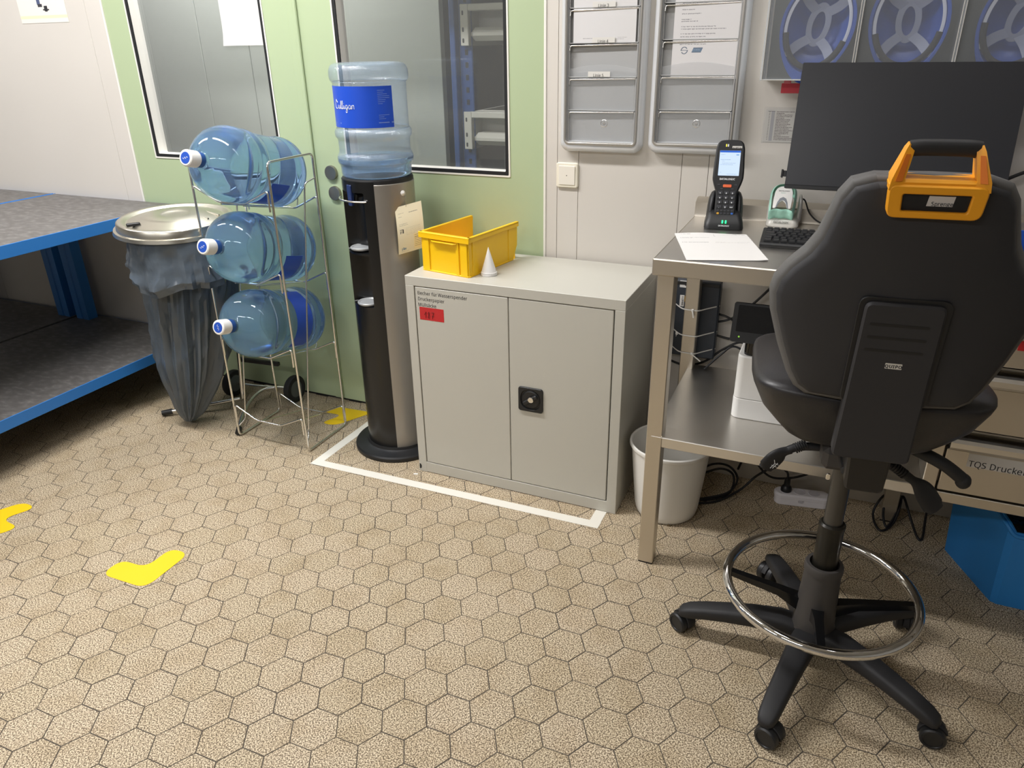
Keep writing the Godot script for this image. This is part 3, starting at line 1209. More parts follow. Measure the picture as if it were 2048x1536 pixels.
	for s in [[0.700, 0.135, 0.13, 0.01], [0.715, 0.155, 0.15, 0.012], [0.745, 0.180, 0.178, 0.015], [0.785, 0.212, 0.208, 0.02], [0.820, 0.234, 0.224, 0.02], [0.836, 0.239, 0.228, 0.02], [0.846, 0.237, 0.225, 0.02], [0.854, 0.228, 0.214, 0.018], [0.868, 0.200, 0.186, 0.015], [0.874, 0.165, 0.150, 0.012], [0.868, 0.12, 0.11, 0.01], [0.862, 0.06, 0.055, 0.0]]:
		var ring := []
		for j in 56:
			var th := TAU * j / 56.0
			var c := cos(th)
			var sn := sin(th)
			var rx: float = signf(c) * pow(absf(c), 0.42) * s[1]
			var rz: float = signf(sn) * pow(absf(sn), 0.42) * s[2]
			ring.append(V(rx, s[0] - 0.02 * rz / 0.22 + (0.012 if s[0] > 0.8 else 0.0) * absf(rx) / 0.23, -rz - 0.015))
		rgs.append(ring)
	st.loft(rgs)
	part(st, "seat", M.leather, o, 60)
	# backrest: hexagonal shell, leaning back, its sides drawn forward
	var half := [[0.0, 1.318], [0.085, 1.316], [0.118, 1.305], [0.134, 1.280], [0.142, 1.25], [0.155, 1.205], [0.172, 1.175], [0.20, 1.142], [0.217, 1.112], [0.222, 1.085], [0.217, 1.05], [0.196, 0.985], [0.172, 0.925], [0.155, 0.897], [0.132, 0.884], [0.0, 0.880]]
	var at := func(x: float, y: float, dz: float) -> Vector3: return V(x, y, 0.255 + 0.12 * (y - 0.85) - 0.9 * x * x + dz)
	var shell := func(b: MB, grow: float, z0: float, z1: float) -> void:
		var levels := []
		for lv in [[grow - 0.012, z0], [grow, z0 + 0.012], [grow, z1 - 0.01], [grow - 0.010, z1]]:
			var ring := []
			for k in half.size() * 2 - 2:
				var i := k if k < half.size() else half.size() * 2 - 2 - k
				var sg := 1.0 if k < half.size() else -1.0
				var h: Array = half[i]
				var c := Vector2(0, 1.09)
				var d := (Vector2(sg * h[0], h[1]) - c)
				var p: Vector2 = c + d * (1.0 + lv[0] / maxf(0.12, d.length()))
				ring.append(at.call(p.x, p.y, lv[1]))
			ring.reverse()
			levels.append(ring)
		b.loft(levels, false, false)
		# faces as grids across the outline
		for f in [[levels[3], true], [levels[0], false]]:
			var R: Array = f[0]
			var n: int = R.size()
			var inner: Array = R
			for step in 5:
				var nxt := []
				var sc := 1.0 - (step + 1) / 5.0
				for p in R:
					var q := Vector2(p.x * sc, 1.09 + (p.y - 1.09) * sc)
					nxt.append(at.call(q.x, q.y, z1 if f[1] else z0))
				for j in n:
					var kx := (j + 1) % n
					if f[1]:
						b.quad(inner[j], inner[kx], nxt[kx], nxt[j])
					else:
						b.quad(inner[kx], inner[j], nxt[j], nxt[kx])
				inner = nxt
	var pad := MB.new()
	shell.call(pad, 0.007, -0.066, -0.014)
	part(pad, "back_cushion", M.grey_edge, o, 50)
	var bk := MB.new()
	shell.call(bk, -0.006, -0.03, 0.0)
	part(bk, "backrest", M.shell, o, 50)
	# bearer plate in a groove of the backrest, running down behind the seat
	var gr := MB.new()
	gr.x = Transform3D(Basis(V(1, 0, 0), V(0, 1, 0.12).normalized(), V(0, -0.12, 1).normalized()), V(0, 0.85, 0.256))
	gr.prism(rounded(poly([[-0.076, 0.04], [0.076, 0.04], [0.076, 0.262], [-0.076, 0.262]]), 0.018), -0.006, 0.0015, 0, 0.001)
	part(gr, "plate_groove", M.black, o)
	var pl := MB.new()
	pl.x = gr.x
	pl.prism(rounded(poly([[-0.066, 0.254], [0.066, 0.254], [0.068, 0.08], [0.071, -0.088], [-0.071, -0.088], [-0.068, 0.08]]), 0.014), -0.02, 0.010, 0, 0.004)
	var plo := part(pl, "back_plate", M.shell, o)
	for k in 3:
		var g2 := MB.new()
		g2.x = gr.x
		g2.prism(rrect(0.098, 0.0055, 0.0026, 3, Vector2(-0.004, 0.213 - 0.026 * k)), 0.009, 0.0104)
		part(g2, "slot", M.black, plo)
	var bd := MB.new()
	bd.x = gr.x
	bd.prism(rrect(0.0285, 0.0115, 0.001, 2, Vector2(0.002, 0.131)), 0.009, 0.0106)
	var bdo := part(bd, "name_badge", mat("d8d5cc", 0.5), plo)
	letters("QUIPO", 0.0092, M.ink, bdo, gr.x * Transform3D(Basis(), V(0.002, 0.1305, 0.0107)), "lettering", true)
	var cv := MB.new()
	cv.x = gr.x
	cv.prism(rounded(poly([[-0.036, -0.075], [0.046, -0.075], [0.044, -0.182], [-0.030, -0.182]]), 0.012), -0.10, -0.008, 0.002, 0.005)
	part(cv, "mechanism_cover", mat("141416", 0.3), o)
	var ba := MB.new()
	ba.box(V(0, 0.695, 0.10), V(0.07, 0.028, 0.19), 0.008)
	part(ba, "back_arm", M.black_soft, o)
	var bolt := MB.new()
	bolt.x = Transform3D(Basis(), V(-0.052, 0.652, 0.145))
	bolt.prism(rrect(0.009, 0.016, 0.004), 0, 0.004, 0, 0.001)
	part(bolt, "bolt", M.chrome, o)
	# orange grab handle: plate round a dark recess, two raked arms and a dark grip
	var hx := Transform3D(gr.x.basis, V(0.004, 1.314, 0.312))
	var hf := MB.new()
	hf.x = hx
	var outer := rounded(poly([[-0.074, -0.002], [0.074, -0.002], [0.070, -0.056], [-0.070, -0.056]]), 0.014)
	var inner2 := rounded(poly([[-0.051, -0.016], [0.051, -0.016], [0.049, -0.045], [-0.049, -0.045]]), 0.004)
	hf.ring(outer, inner2, -0.004, 0.013, 0.002)
	hf.bb(-0.060, 0.060, -0.006, 0.006, -0.040, 0.008, 0.004)
	hf.bb(-0.074, 0.074, -0.010, 0.002, -0.060, 0.009, 0.004)
	var h0 := part(hf, "grab_handle", M.orange, o)
	var rc := MB.new()
	rc.x = hx
	rc.prism(inner2, -0.003, 0.005)
	part(rc, "recess", M.black, h0)
	var nl := MB.new()
	nl.x = hx
	nl.prism(poly([[-0.010, -0.0195], [0.0285, -0.0195], [0.0265, -0.0365], [-0.012, -0.0365]]), 0.005, 0.0056)
	var nlo := part(nl, "name_label", mat("c9c6c2", 0.6), h0)
	letters("Sprengel", 0.0088, M.ink, nlo, hx * Transform3D(Basis(), V(-0.0055, -0.0325, 0.0059)), "lettering", false, "Droid Sans", true)
	# two raked arms: flat bands with an inner flank, leaning inwards to the grip
	for sg in [-1.0, 1.0]:
		var am2 := MB.new()
		am2.x = hx
		var q := []
		for w in [[-0.010, 0.074, 0.046, 0.013, -0.030], [0.006, 0.072, 0.052, 0.011, -0.034], [0.030, 0.0635, 0.0475, 0.002, -0.034], [0.050, 0.057, 0.044, -0.007, -0.033], [0.058, 0.053, 0.044, -0.012, -0.030]]:
			var a0 := V(sg * w[1], w[0], w[3])
			var a1 := V(sg * w[2], w[0], w[3] - 0.004)
			var a2 := V(sg * w[2], w[0], w[4])
			var a3 := V(sg * w[1], w[0], w[4])
			q.append([a0, a3, a2, a1] if sg > 0.0 else [a0, a1, a2, a3])
		am2.loft(q)
		part(am2, "handle_arm", M.orange, h0)
		var wl := MB.new()
		wl.x = hx
		var w0 := V(sg * 0.0665, 0.004, 0.0118)
		var w1 := V(sg * 0.056, 0.004, 0.0095)
		var w2 := V(sg * 0.0495, 0.044, -0.0045)
		var w3 := V(sg * 0.0565, 0.044, -0.0030)
		var up := V(0, 0.0004, 0.0012)
		wl.oquad(w0 + up, w1 + up, w2 + up, w3 + up, V(0, 0, 1))
		wl.oquad(w0, w1, w2, w3, V(0, 0, -1))
		wl.oquad(w0, w0 + up, w1 + up, w1, V(0, -1, 0))
		wl.oquad(w2, w2 + up, w3 + up, w3, V(0, 1, 0))
		wl.oquad(w0, w0 + up, w3 + up, w3, V(sg, 0, 0))
		wl.oquad(w1, w1 + up, w2 + up, w2, V(-sg, 0, 0))
		part(wl, "arm_inlay", M.orange_deep, h0)
	var gp := MB.new()
	gp.x = hx
	gp.tube(spline([V(-0.050, 0.049, -0.02), V(-0.03, 0.0515, -0.019), V(0.03, 0.0515, -0.019), V(0.050, 0.049, -0.02)], 6), 0.0095, 16, false, 0.0135)
	part(gp, "hand_grip", M.black_soft, h0, 60)


# ------------------------------------------------------------------ water
const COOLER := Vector3(-0.196, 0, 0.24)
const FACE := 1.83   # the way the cooler looks: angle in the x, z plane

func water_cooler() -> void:
	var o := thing("water_cooler", "tall round black and silver water cooler beside the steel cabinet", "water cooler", COOLER)
	var R := 0.130
	var base := MB.new()
	base.lathe([Vector2(0.0, 0.0), Vector2(0.184, 0.0), Vector2(0.187, 0.004), Vector2(0.187, 0.016), Vector2(0.182, 0.022), Vector2(0.15, 0.025), Vector2(0.137, 0.03), Vector2(0.134, 0.04), Vector2(0.0, 0.04)], 64)
	part(base, "base_plate", M.black, o)
	# black front with two niches, as a grid over angle and height
	var a0 := FACE - 0.72
	var a1 := FACE + 0.98
	var na := 60
	var ys := [0.03, 0.2, 0.4, 0.6, 0.625, 0.632, 0.636, 0.64, 0.66, 0.70, 0.74, 0.78, 0.815, 0.828, 0.834, 0.838, 0.842, 0.846, 0.850, 0.86, 0.90, 0.94, 0.98, 1.02, 1.045, 1.056, 1.060, 1.064, 1.075, 1.098]
	var deep := func(a: float, y: float) -> float:
		var s := absf(a - FACE - 0.12) / 0.52
		var w := 1.0 - smoothstep(0.93, 1.0, s)
		var d := 0.0
		if y > 0.638 and y < 0.830:
			d = 0.085 * (0.35 + 0.65 * sqrt(maxf(0.0, 1.0 - s * s * 0.9)))
		elif y > 0.844 and y < 1.058:
			d = 0.062 * (0.35 + 0.65 * sqrt(maxf(0.0, 1.0 - s * s * 0.9)))
		return d * w
	var fr := MB.new()
	for i in ys.size() - 1:
		for j in na:
			var q := []
			for w in [[i, j], [i + 1, j], [i + 1, j + 1], [i, j + 1]]:
				var a := lerpf(a0, a1, float(w[1]) / na)
				var r: float = R - deep.call(a, ys[w[0]])
				q.append(V(r * cos(a), ys[w[0]], r * sin(a)))
			fr.quad(q[0], q[1], q[2], q[3])
	part(fr, "front_panel", mat("141516", 0.26), o, 40)
	var sd := MB.new()
	sd.lathe([Vector2(0.12, 0.03), Vector2(R + 0.001, 0.03), Vector2(R + 0.001, 1.086), Vector2(R - 0.001, 1.088), Vector2(0.12, 1.088)], 64, a1, a0 + TAU)
	part(sd, "side_panel", mat("a5a19b", 0.34, 0.6), o, 40)
	var top := MB.new()
	top.lathe([Vector2(0.10, 1.06), Vector2(R - 0.001, 1.085), Vector2(R - 0.001, 1.098), Vector2(R - 0.004, 1.104), Vector2(R - 0.012, 1.106), Vector2(0.09, 1.098), Vector2(0.04, 1.06), Vector2(0.0, 1.06)], 64)
	part(top, "top_collar", M.black, o)
	# drip trays
	for k in 2:
		var y: float = [0.846, 0.636][k]
		var am := FACE + 0.14 - 0.10 * k
		var tr := MB.new()
		tr.x.origin = V(cos(am) * 0.092, y + 0.003, sin(am) * 0.092)
		tr.lathe([Vector2(0.0, 0.0), Vector2(0.042, 0.0), Vector2(0.045, 0.004), Vector2(0.045, 0.008), Vector2(0.043, 0.0095), Vector2(0.039, 0.008), Vector2(0.037, 0.0055), Vector2(0.0, 0.005)], 32)
		part(tr, "drip_tray", mat("b9bcbd", 0.3, 0.3), o)
	# tap lever and chrome rail
	var ta := FACE + 0.06
	var dt := V(cos(ta), 0, sin(ta))
	var tp := MB.new()
	tp.x = place(dt * 0.128 + V(0, 1.05, 0), V(0, 1, 0).cross(dt), V(0, 1, 0))
	tp.prism(rounded(poly([[-0.0105, -0.038], [0.0105, -0.038], [0.0125, 0.036], [-0.0125, 0.036]]), 0.005), -0.006, 0.006, 0.001, 0.002)
	part(tp, "tap_lever", mat("27355f", 0.15), o)
	var nz := MB.new()
	nz.tube([dt * 0.07 + V(0, 1.048, 0), dt * 0.104 + V(0, 1.044, 0), dt * 0.108 + V(0, 1.02, 0)], 0.011, 12)
	part(nz, "tap_spout", M.black, o)
	var rl := []
	for i in 19:
		var a := lerpf(FACE + 0.76, FACE - 0.50, i / 18.0)
		var r := 0.150 - 0.012 * pow(absf(i - 9.0) / 9.0, 2.0)
		rl.append(V(r * cos(a), 1.032, r * sin(a)))
	var rm := MB.new()
	rm.tube(rl, 0.0032, 10)
	part(rm, "rail", M.chrome, o)
	# suction hook with the paper tag
	var pa := deg_to_rad(17.0)
	var pn := V(cos(pa), 0, sin(pa))
	var hk := MB.new()
	hk.x = Transform3D(Basis(pn.cross(V(0, 1, 0)) * -1.0, pn, V(0, 1, 0)), pn * 0.131 + V(0, 1.052, 0))
	hk.x.basis = Basis(V(0, 1, 0).cross(pn), pn, V(0, 1, 0).cross(pn).cross(pn))
	hk.lathe([Vector2(0.0, 0.0), Vector2(0.010, 0.0), Vector2(0.0095, 0.003), Vector2(0.006, 0.005), Vector2(0.004, 0.008), Vector2(0.0, 0.0085)], 24)
	part(hk, "hook", M.white, o)
	# the tag, slightly bowed, hanging clear of the side panel
	var tg := thing("paper_tag", "cream paper maintenance tag hanging from a white hook on the water cooler", "tag", COOLER + pn * 0.142)
	var tn := V(cos(deg_to_rad(46.0)), 0, sin(deg_to_rad(46.0)))
	var tr2 := V(0, 1, 0).cross(tn)
	var marks := []
	for l in [[0.10, 0.14, 0.2, 0.012], [0.10, 0.21, 0.12, 0.012], [0.10, 0.36, 0.3, 0.012], [0.10, 0.39, 0.32, 0.012]]:
		marks += words(l[0], l[1], l[2], l[3], Color("6a6a60"))
	for l in 8:
		marks += words(0.32, 0.46 + l * 0.021, 0.55 if l < 6 else 0.35, 0.006, Color("8d8a7c"))
	marks += words(0.5, 0.15, 0.32, 0.02, Color("4d4c48"))
	marks.append([0.09, 0.47, 0.17, 0.10, Color("e9e2c8")])
	marks.append([0.10, 0.475, 0.13, 0.012, Color("2c2722")]); marks.append([0.20, 0.475, 0.04, 0.085, Color("2c2722")]); marks.append([0.11, 0.50, 0.02, 0.06, Color("2c2722")])
	marks.append([0.155, 0.50, 0.02, 0.05, Color("2c2722")])
	for l in [[0.14, 0.88, 0.022, 0.055], [0.185, 0.865, 0.022, 0.06], [0.23, 0.875, 0.022, 0.055], [0.275, 0.885, 0.022, 0.045], [0.20, 0.90, 0.08, 0.012]]:
		marks.append([l[0], l[1], l[2], l[3], Color("2f6d92")])
	marks += words(0.13, 0.955, 0.28, 0.008, Color("6f7f86"))
	var tm := printed(sheet(220, 384, Color("efe6c8"), marks), 0.8)
	var tb := MB.new()
	var W := 0.098
	var Ht := 0.168
	for i in 12:
		for side in 2:
			var q := []
			for w in [[0, i], [1, i], [1, i + 1], [0, i + 1]]:
				var s := float(w[1]) / 12.0
				var bow := 0.020 * sin(PI * s) * 0.6 + 0.010 * s
				q.append(tr2 * ((w[0] - 0.42) * W) + V(0, 1.012 - s * Ht + (w[0] - 0.42) * 0.018, 0) + tn * (bow - 0.0004 * side))
			if side == 0:
				tb.quad(q[3], q[2], q[1], q[0], Vector2(0, (i + 1) / 12.0), Vector2(1, (i + 1) / 12.0), Vector2(1, i / 12.0), Vector2(0, i / 12.0))
			else:
				tb.quad(q[0], q[1], q[2], q[3], Vector2.ZERO, Vector2.ZERO, Vector2.ZERO, Vector2.ZERO)
	part(tb, "card", tm, tg)
	var lb := MB.new()
	for i in range(7, 11):
		var q := []
		for w in [[0.60, i], [1.0, i], [1.0, i + 1], [0.60, i + 1]]:
			var s := float(w[1]) / 12.0 + 0.04
			var bow := 0.020 * sin(PI * s) * 0.6 + 0.010 * s
			q.append(tr2 * ((w[0] - 0.42) * W) + V(0, 1.012 - s * Ht + (w[0] - 0.42) * 0.018, 0) + tn * (bow + 0.0004))
		lb.quad(q[3], q[2], q[1], q[0], Vector2(0, (i - 6) / 4.0), Vector2(1, (i - 6) / 4.0), Vector2(1, (i - 7) / 4.0), Vector2(0, (i - 7) / 4.0))
	var lm := []
	for l in 7:
		lm += words(0.08, 0.08 + l * 0.12, 0.8, 0.04 if l != 1 else 0.07, Color("8c7648"))
	part(lb, "date_label", printed(sheet(128, 150, Color("f6e6b4"), lm)), tg)
	var wr := MB.new()
	wr.tube(spline([pn * -0.004 + V(0, 1.052, 0), pn * 0.001 + V(0.001, 1.035, 0), V(0.001, 1.02, 0), tn * 0.001 + V(0, 1.005, 0)], 6), 0.0009, 6)
	part(wr, "wire_loop", M.chrome, tg)
	cooler_bottle()


# the outline of an 18.9 litre bottle standing on its neck: from the neck up
const BOTTLE := [[0.0, 1.0], [0.026, 1.0], [0.027, 1.06], [0.04, 1.075], [0.085, 1.090], [0.118, 1.098], [0.125, 1.110], [0.1265, 1.130], [0.1275, 1.140], [0.133, 1.148], [0.1355, 1.160], [0.134, 1.172], [0.1285, 1.182], [0.1265, 1.190], [0.1265, 1.222], [0.129, 1.230], [0.1345, 1.239], [0.1355, 1.250], [0.133, 1.259], [0.1275, 1.266], [0.1265, 1.274], [0.1265, 1.406], [0.129, 1.414], [0.135, 1.424], [0.136, 1.440], [0.134, 1.455], [0.126, 1.468], [0.112, 1.474], [0.095, 1.475], [0.08, 1.468], [0.0, 1.464]]

func smooth_profile(p: Array, per := 4) -> Array:
	var pts := []
	for q in p:
		pts.append(V(q[0], q[1], 0))
	return spline(pts, per).map(func(q): return Vector2(maxf(q.x, 0.0), q.y))


func curved_patch(b: MB, r: float, a0: float, a1: float, y0: float, y1: float, n := 16) -> void:
	for j in n:
		var u := lerpf(a0, a1, float(j) / n)
		var w := lerpf(a0, a1, float(j + 1) / n)
		b.quad(V(r * cos(u), y0, r * sin(u)), V(r * cos(u), y1, r * sin(u)), V(r * cos(w), y1, r * sin(w)), V(r * cos(w), y0, r * sin(w)))


# joined-up lettering along a cylinder, from pen strokes; grows towards smaller angles, seen from outside left to right
func script_word(b: MB, r: float, a_start: float, y: float, size: float) -> void:
	var strokes := [
		[[0.58, 0.80], [0.42, 1.0], [0.12, 0.96], [-0.10, 0.55], [-0.02, 0.12], [0.28, 0.0], [0.58, 0.1], [0.75, 0.3], [0.78, 0.52], [0.78, 0.2], [0.85, 0.02], [1.0, 0.05], [1.1, 0.25], [1.12, 0.5], [1.12, 0.15], [1.2, 0.0], [1.32, 0.15], [1.45, 0.6], [1.5, 1.0], [1.42, 1.0], [1.38, 0.5], [1.42, 0.05], [1.55, 0.02], [1.7, 0.4], [1.8, 1.0], [1.72, 1.0], [1.67, 0.5], [1.7, 0.05], [1.8, 0.0], [1.95, 0.25], [2.0, 0.5], [2.0, 0.1], [2.08, 0.0], [2.2, 0.1], [2.3, 0.35]],
		[[2.62, 0.45], [2.45, 0.52], [2.32, 0.35], [2.34, 0.08], [2.48, 0.0], [2.62, 0.2], [2.64, 0.5], [2.62, -0.25], [2.5, -0.5], [2.36, -0.4], [2.45, -0.15], [2.7, 0.1], [2.86, 0.3]],
		[[3.2, 0.45], [3.02, 0.52], [2.88, 0.32], [2.9, 0.06], [3.04, 0.0], [3.18, 0.2], [3.2, 0.5], [3.2, 0.1], [3.28, 0.0], [3.4, 0.2], [3.44, 0.5], [3.44, 0.0], [3.48, 0.35], [3.62, 0.52], [3.76, 0.4], [3.76, 0.1], [3.8, 0.0]],
		[[2.0, 0.72], [2.02, 0.76]], [[0.26, 1.02], [0.2, 1.2], [0.34, 1.14]]]
	for s in strokes:
		var pts := []
		for q in s:
			pts.append(V(q[0], q[1], 0))
		var path := []
		for q in spline(pts, 5):
			var a: float = a_start - q.x * size / r
			path.append(V(r * cos(a), y + q.y * size, r * sin(a)))
		b.tube(path, size * 0.036, 5)


func cooler_bottle() -> void:
	var o := thing("water_bottle", "large upturned blue-tinted water bottle with a blue label on top of the water cooler", "bottle", COOLER, 0.0, "large water bottles")
	var prof := smooth_profile(BOTTLE.map(func(q): return [q[0], q[1] + 0.005]), 3)
	var sh := MB.new()
	sh.lathe(prof, 72)
	M.bottle_shell.heightmap_enabled = true
	M.bottle_shell.heightmap_texture = noise(0.07, 512, 2, FastNoiseLite.TYPE_SIMPLEX, 21)
	M.bottle_shell.heightmap_scale = 0.10
	triplanar(M.bottle_shell, V(5, 5, 5), false)
	var s := part(sh, "shell", M.bottle_shell, o, 60)
	var wprof := []
	for q in prof:
		if q.y < 1.172:
			wprof.append(Vector2(maxf(0.0, q.x - 0.0016), q.y + 0.001))
	wprof.append(Vector2(0.0, 1.172))
	var wa := MB.new()
	wa.lathe(wprof, 64)
	part(wa, "water", M.water, o, 50)
	var lb := MB.new()
	curved_patch(lb, 0.1273, deg_to_rad(22.0), deg_to_rad(152.0), 1.277, 1.409, 28)
	var lo := part(lb, "label", M.label_blue, o, 60)
	tag(lo, "blue label with white script")
	var sc := MB.new()
	script_word(sc, 0.1277, deg_to_rad(123.5), 1.338, 0.0238)
	part(sc, "lettering", M.ink_white, lo, 60)
	var fine := MB.new()
	for l in 11:
		curved_patch(fine, 0.1276, deg_to_rad(46.0 - rng.randf_range(6, 19)), deg_to_rad(46.0), 1.395 - l * 0.006 - (0.03 if l > 7 else 0.0), 1.3965 - l * 0.006 - (0.03 if l > 7 else 0.0), 4)
	for q in [[20.0, 24.0, 1.291, 1.296], [28.0, 45.0, 1.292, 1.295], [128.0, 136.0, 1.394, 1.3965], [124.5, 128.0, 1.289, 1.294], [110.0, 112.5, 1.289, 1.294]]:
		curved_patch(fine, 0.1276, deg_to_rad(q[0] + 2), deg_to_rad(q[1] + 2), q[2], q[3], 4)
	part(fine, "small_print", mat("6f8ad6", 0.5), lo)


func bottle_rack() -> void:
	var xl := -0.866
	var xr := -0.499
	var zf := 0.472
	var zb := 0.209
	var o := thing("bottle_rack", "chromed wire rack holding three large water bottles, beside the water cooler", "rack", V((xl + xr) / 2, 0, (zf + zb) / 2))
	var sh := -o.position
	var sides := []
	for x in [xl, xr]:
		var b := MB.new()
		b.x.origin = sh
		b.tube(fillet([V(x, 0.006, zf), V(x, 1.165, zf - 0.004), V(x, 1.165, zb + 0.004), V(x, 0.006, zb)], 0.022, 6, true), 0.0045, 10, true)
		sides.append(part(b, "side_frame", M.chrome, o, 60))
		# slanting brace
		var d := MB.new()
		d.x.origin = sh
		var ix: float = x + (0.016 if x < -0.7 else -0.016)
		d.tube(fillet([V(x, 0.05, zf - 0.004), V(ix, 0.075, zf - 0.035), V(ix, 1.06, zb + 0.05), V(x, 1.075, zb + 0.006)], 0.016, 5), 0.0034, 8)
		part(d, "brace", M.chrome, o, 60)
	for k in 4:
		var y: float = 1.068 - 0.3035 * k
		for f in 2:
			var z: float = [zf + 0.004, zb - 0.004][f]
			var yy: float = y - 0.065 * f
			var c := MB.new()
			c.x.origin = sh
			var g := 0.009
			c.tube(fillet([V(xl + g, yy - 0.075, z), V(xl + g, yy, z), V(-0.745, yy - 0.054, z), V(-0.62, yy - 0.054, z), V(xr - g, yy, z), V(xr - g, yy - 0.075, z)], 0.014, 5), 0.0036, 8)
			part(c, "cradle", M.chrome, o, 60)
		for x in [-0.735, -0.63]:
			var r := MB.new()
			r.x.origin = sh
			r.tube(fillet([V(x, y - 0.060, zf + 0.002), V(x, y - 0.060 - 0.065, zb - 0.03), V(x, y - 0.03, zb - 0.052)] if k < 3 else [V(x, y - 0.060, zf + 0.002), V(x, y - 0.128, zb - 0.002)], 0.02, 4), 0.003, 8)
			part(r, "rail", M.chrome, o, 60)
	# three full bottles, neck to the front and raised
	for k in 3:
		var y: float = 1.153 - 0.3035 * k
		var ax := V(0.025, 0.245, 0.968).normalized()
		var right := V(0, 1, 0).cross(ax).normalized()
		var up := ax.cross(right)
		# own axis: local y runs from the cap to the base of the bottle
		var roll: float = [6.0, 5.75, 4.35][k]
		var bs := Basis(right, -ax, right.cross(-ax))
		bs = bs * Basis(V(0, 1, 0), roll)
		var b := thing("water_bottle", ["full blue water bottle lying on the top tier of the wire rack", "full blue water bottle lying on the middle tier of the wire rack", "full water bottle with blue label showing, on the third tier of the wire rack"][k], "bottle", Vector3.ZERO, 0.0, "large water bottles")
		b.transform = Transform3D(bs, V(-0.682, y, 0.475) + ax * 0.172)
		var prof := smooth_profile([[0.0, 0.0], [0.024, 0.0], [0.025, 0.055], [0.029, 0.064], [0.055, 0.072], [0.09, 0.089], [0.117, 0.118], [0.1315, 0.155], [0.1345, 0.19], [0.1335, 0.205], [0.1305, 0.214], [0.1325, 0.226], [0.1335, 0.24], [0.131, 0.254], [0.128, 0.264], [0.1275, 0.28], [0.1275, 0.39], [0.129, 0.41], [0.1335, 0.43], [0.1335, 0.455], [0.126, 0.474], [0.105, 0.484], [0.08, 0.480], [0.0, 0.476]], 3)
		var wa := MB.new()
		wa.lathe(prof, 64)
		part(wa, "body", M.water, b, 60)
		var cap := MB.new()
		cap.lathe([Vector2(0.0, -0.0135), Vector2(0.024, -0.0135), Vector2(0.0275, -0.011), Vector2(0.0285, -0.006), Vector2(0.0285, 0.03), Vector2(0.0265, 0.033), Vector2(0.0, 0.033)], 36)
		var co := part(cap, "cap", M.white, b)
		var col := MB.new()
		col.lathe([Vector2(0.0256, 0.033), Vector2(0.0268, 0.036), Vector2(0.0268, 0.052), Vector2(0.0256, 0.055)], 32)
		part(col, "neck_ring", mat("2c4f8f", 0.2), b)
		var dot := MB.new()
		dot.lathe([Vector2(0.0, -0.0141), Vector2(0.0195, -0.0141), Vector2(0.0198, -0.0134), Vector2(0.0, -0.0134)], 32)
		var dt := part(dot, "cap_sticker", M.cap_blue, co)
		var wv := MB.new()
		wv.tube([V(-0.011, -0.0143, 0.002), V(-0.006, -0.0143, -0.003), V(-0.002, -0.0143, 0.003), V(0.002, -0.0143, -0.004), V(0.006, -0.0143, 0.002), V(0.011, -0.0143, -0.002)], 0.0008, 5)
		part(wv, "lettering", M.ink_white, dt)
		var lb := MB.new()
		curved_patch(lb, 0.1282, deg_to_rad(200.0), deg_to_rad(320.0), 0.285, 0.385, 24)
		part(lb, "label", M.label_blue, b, 60)


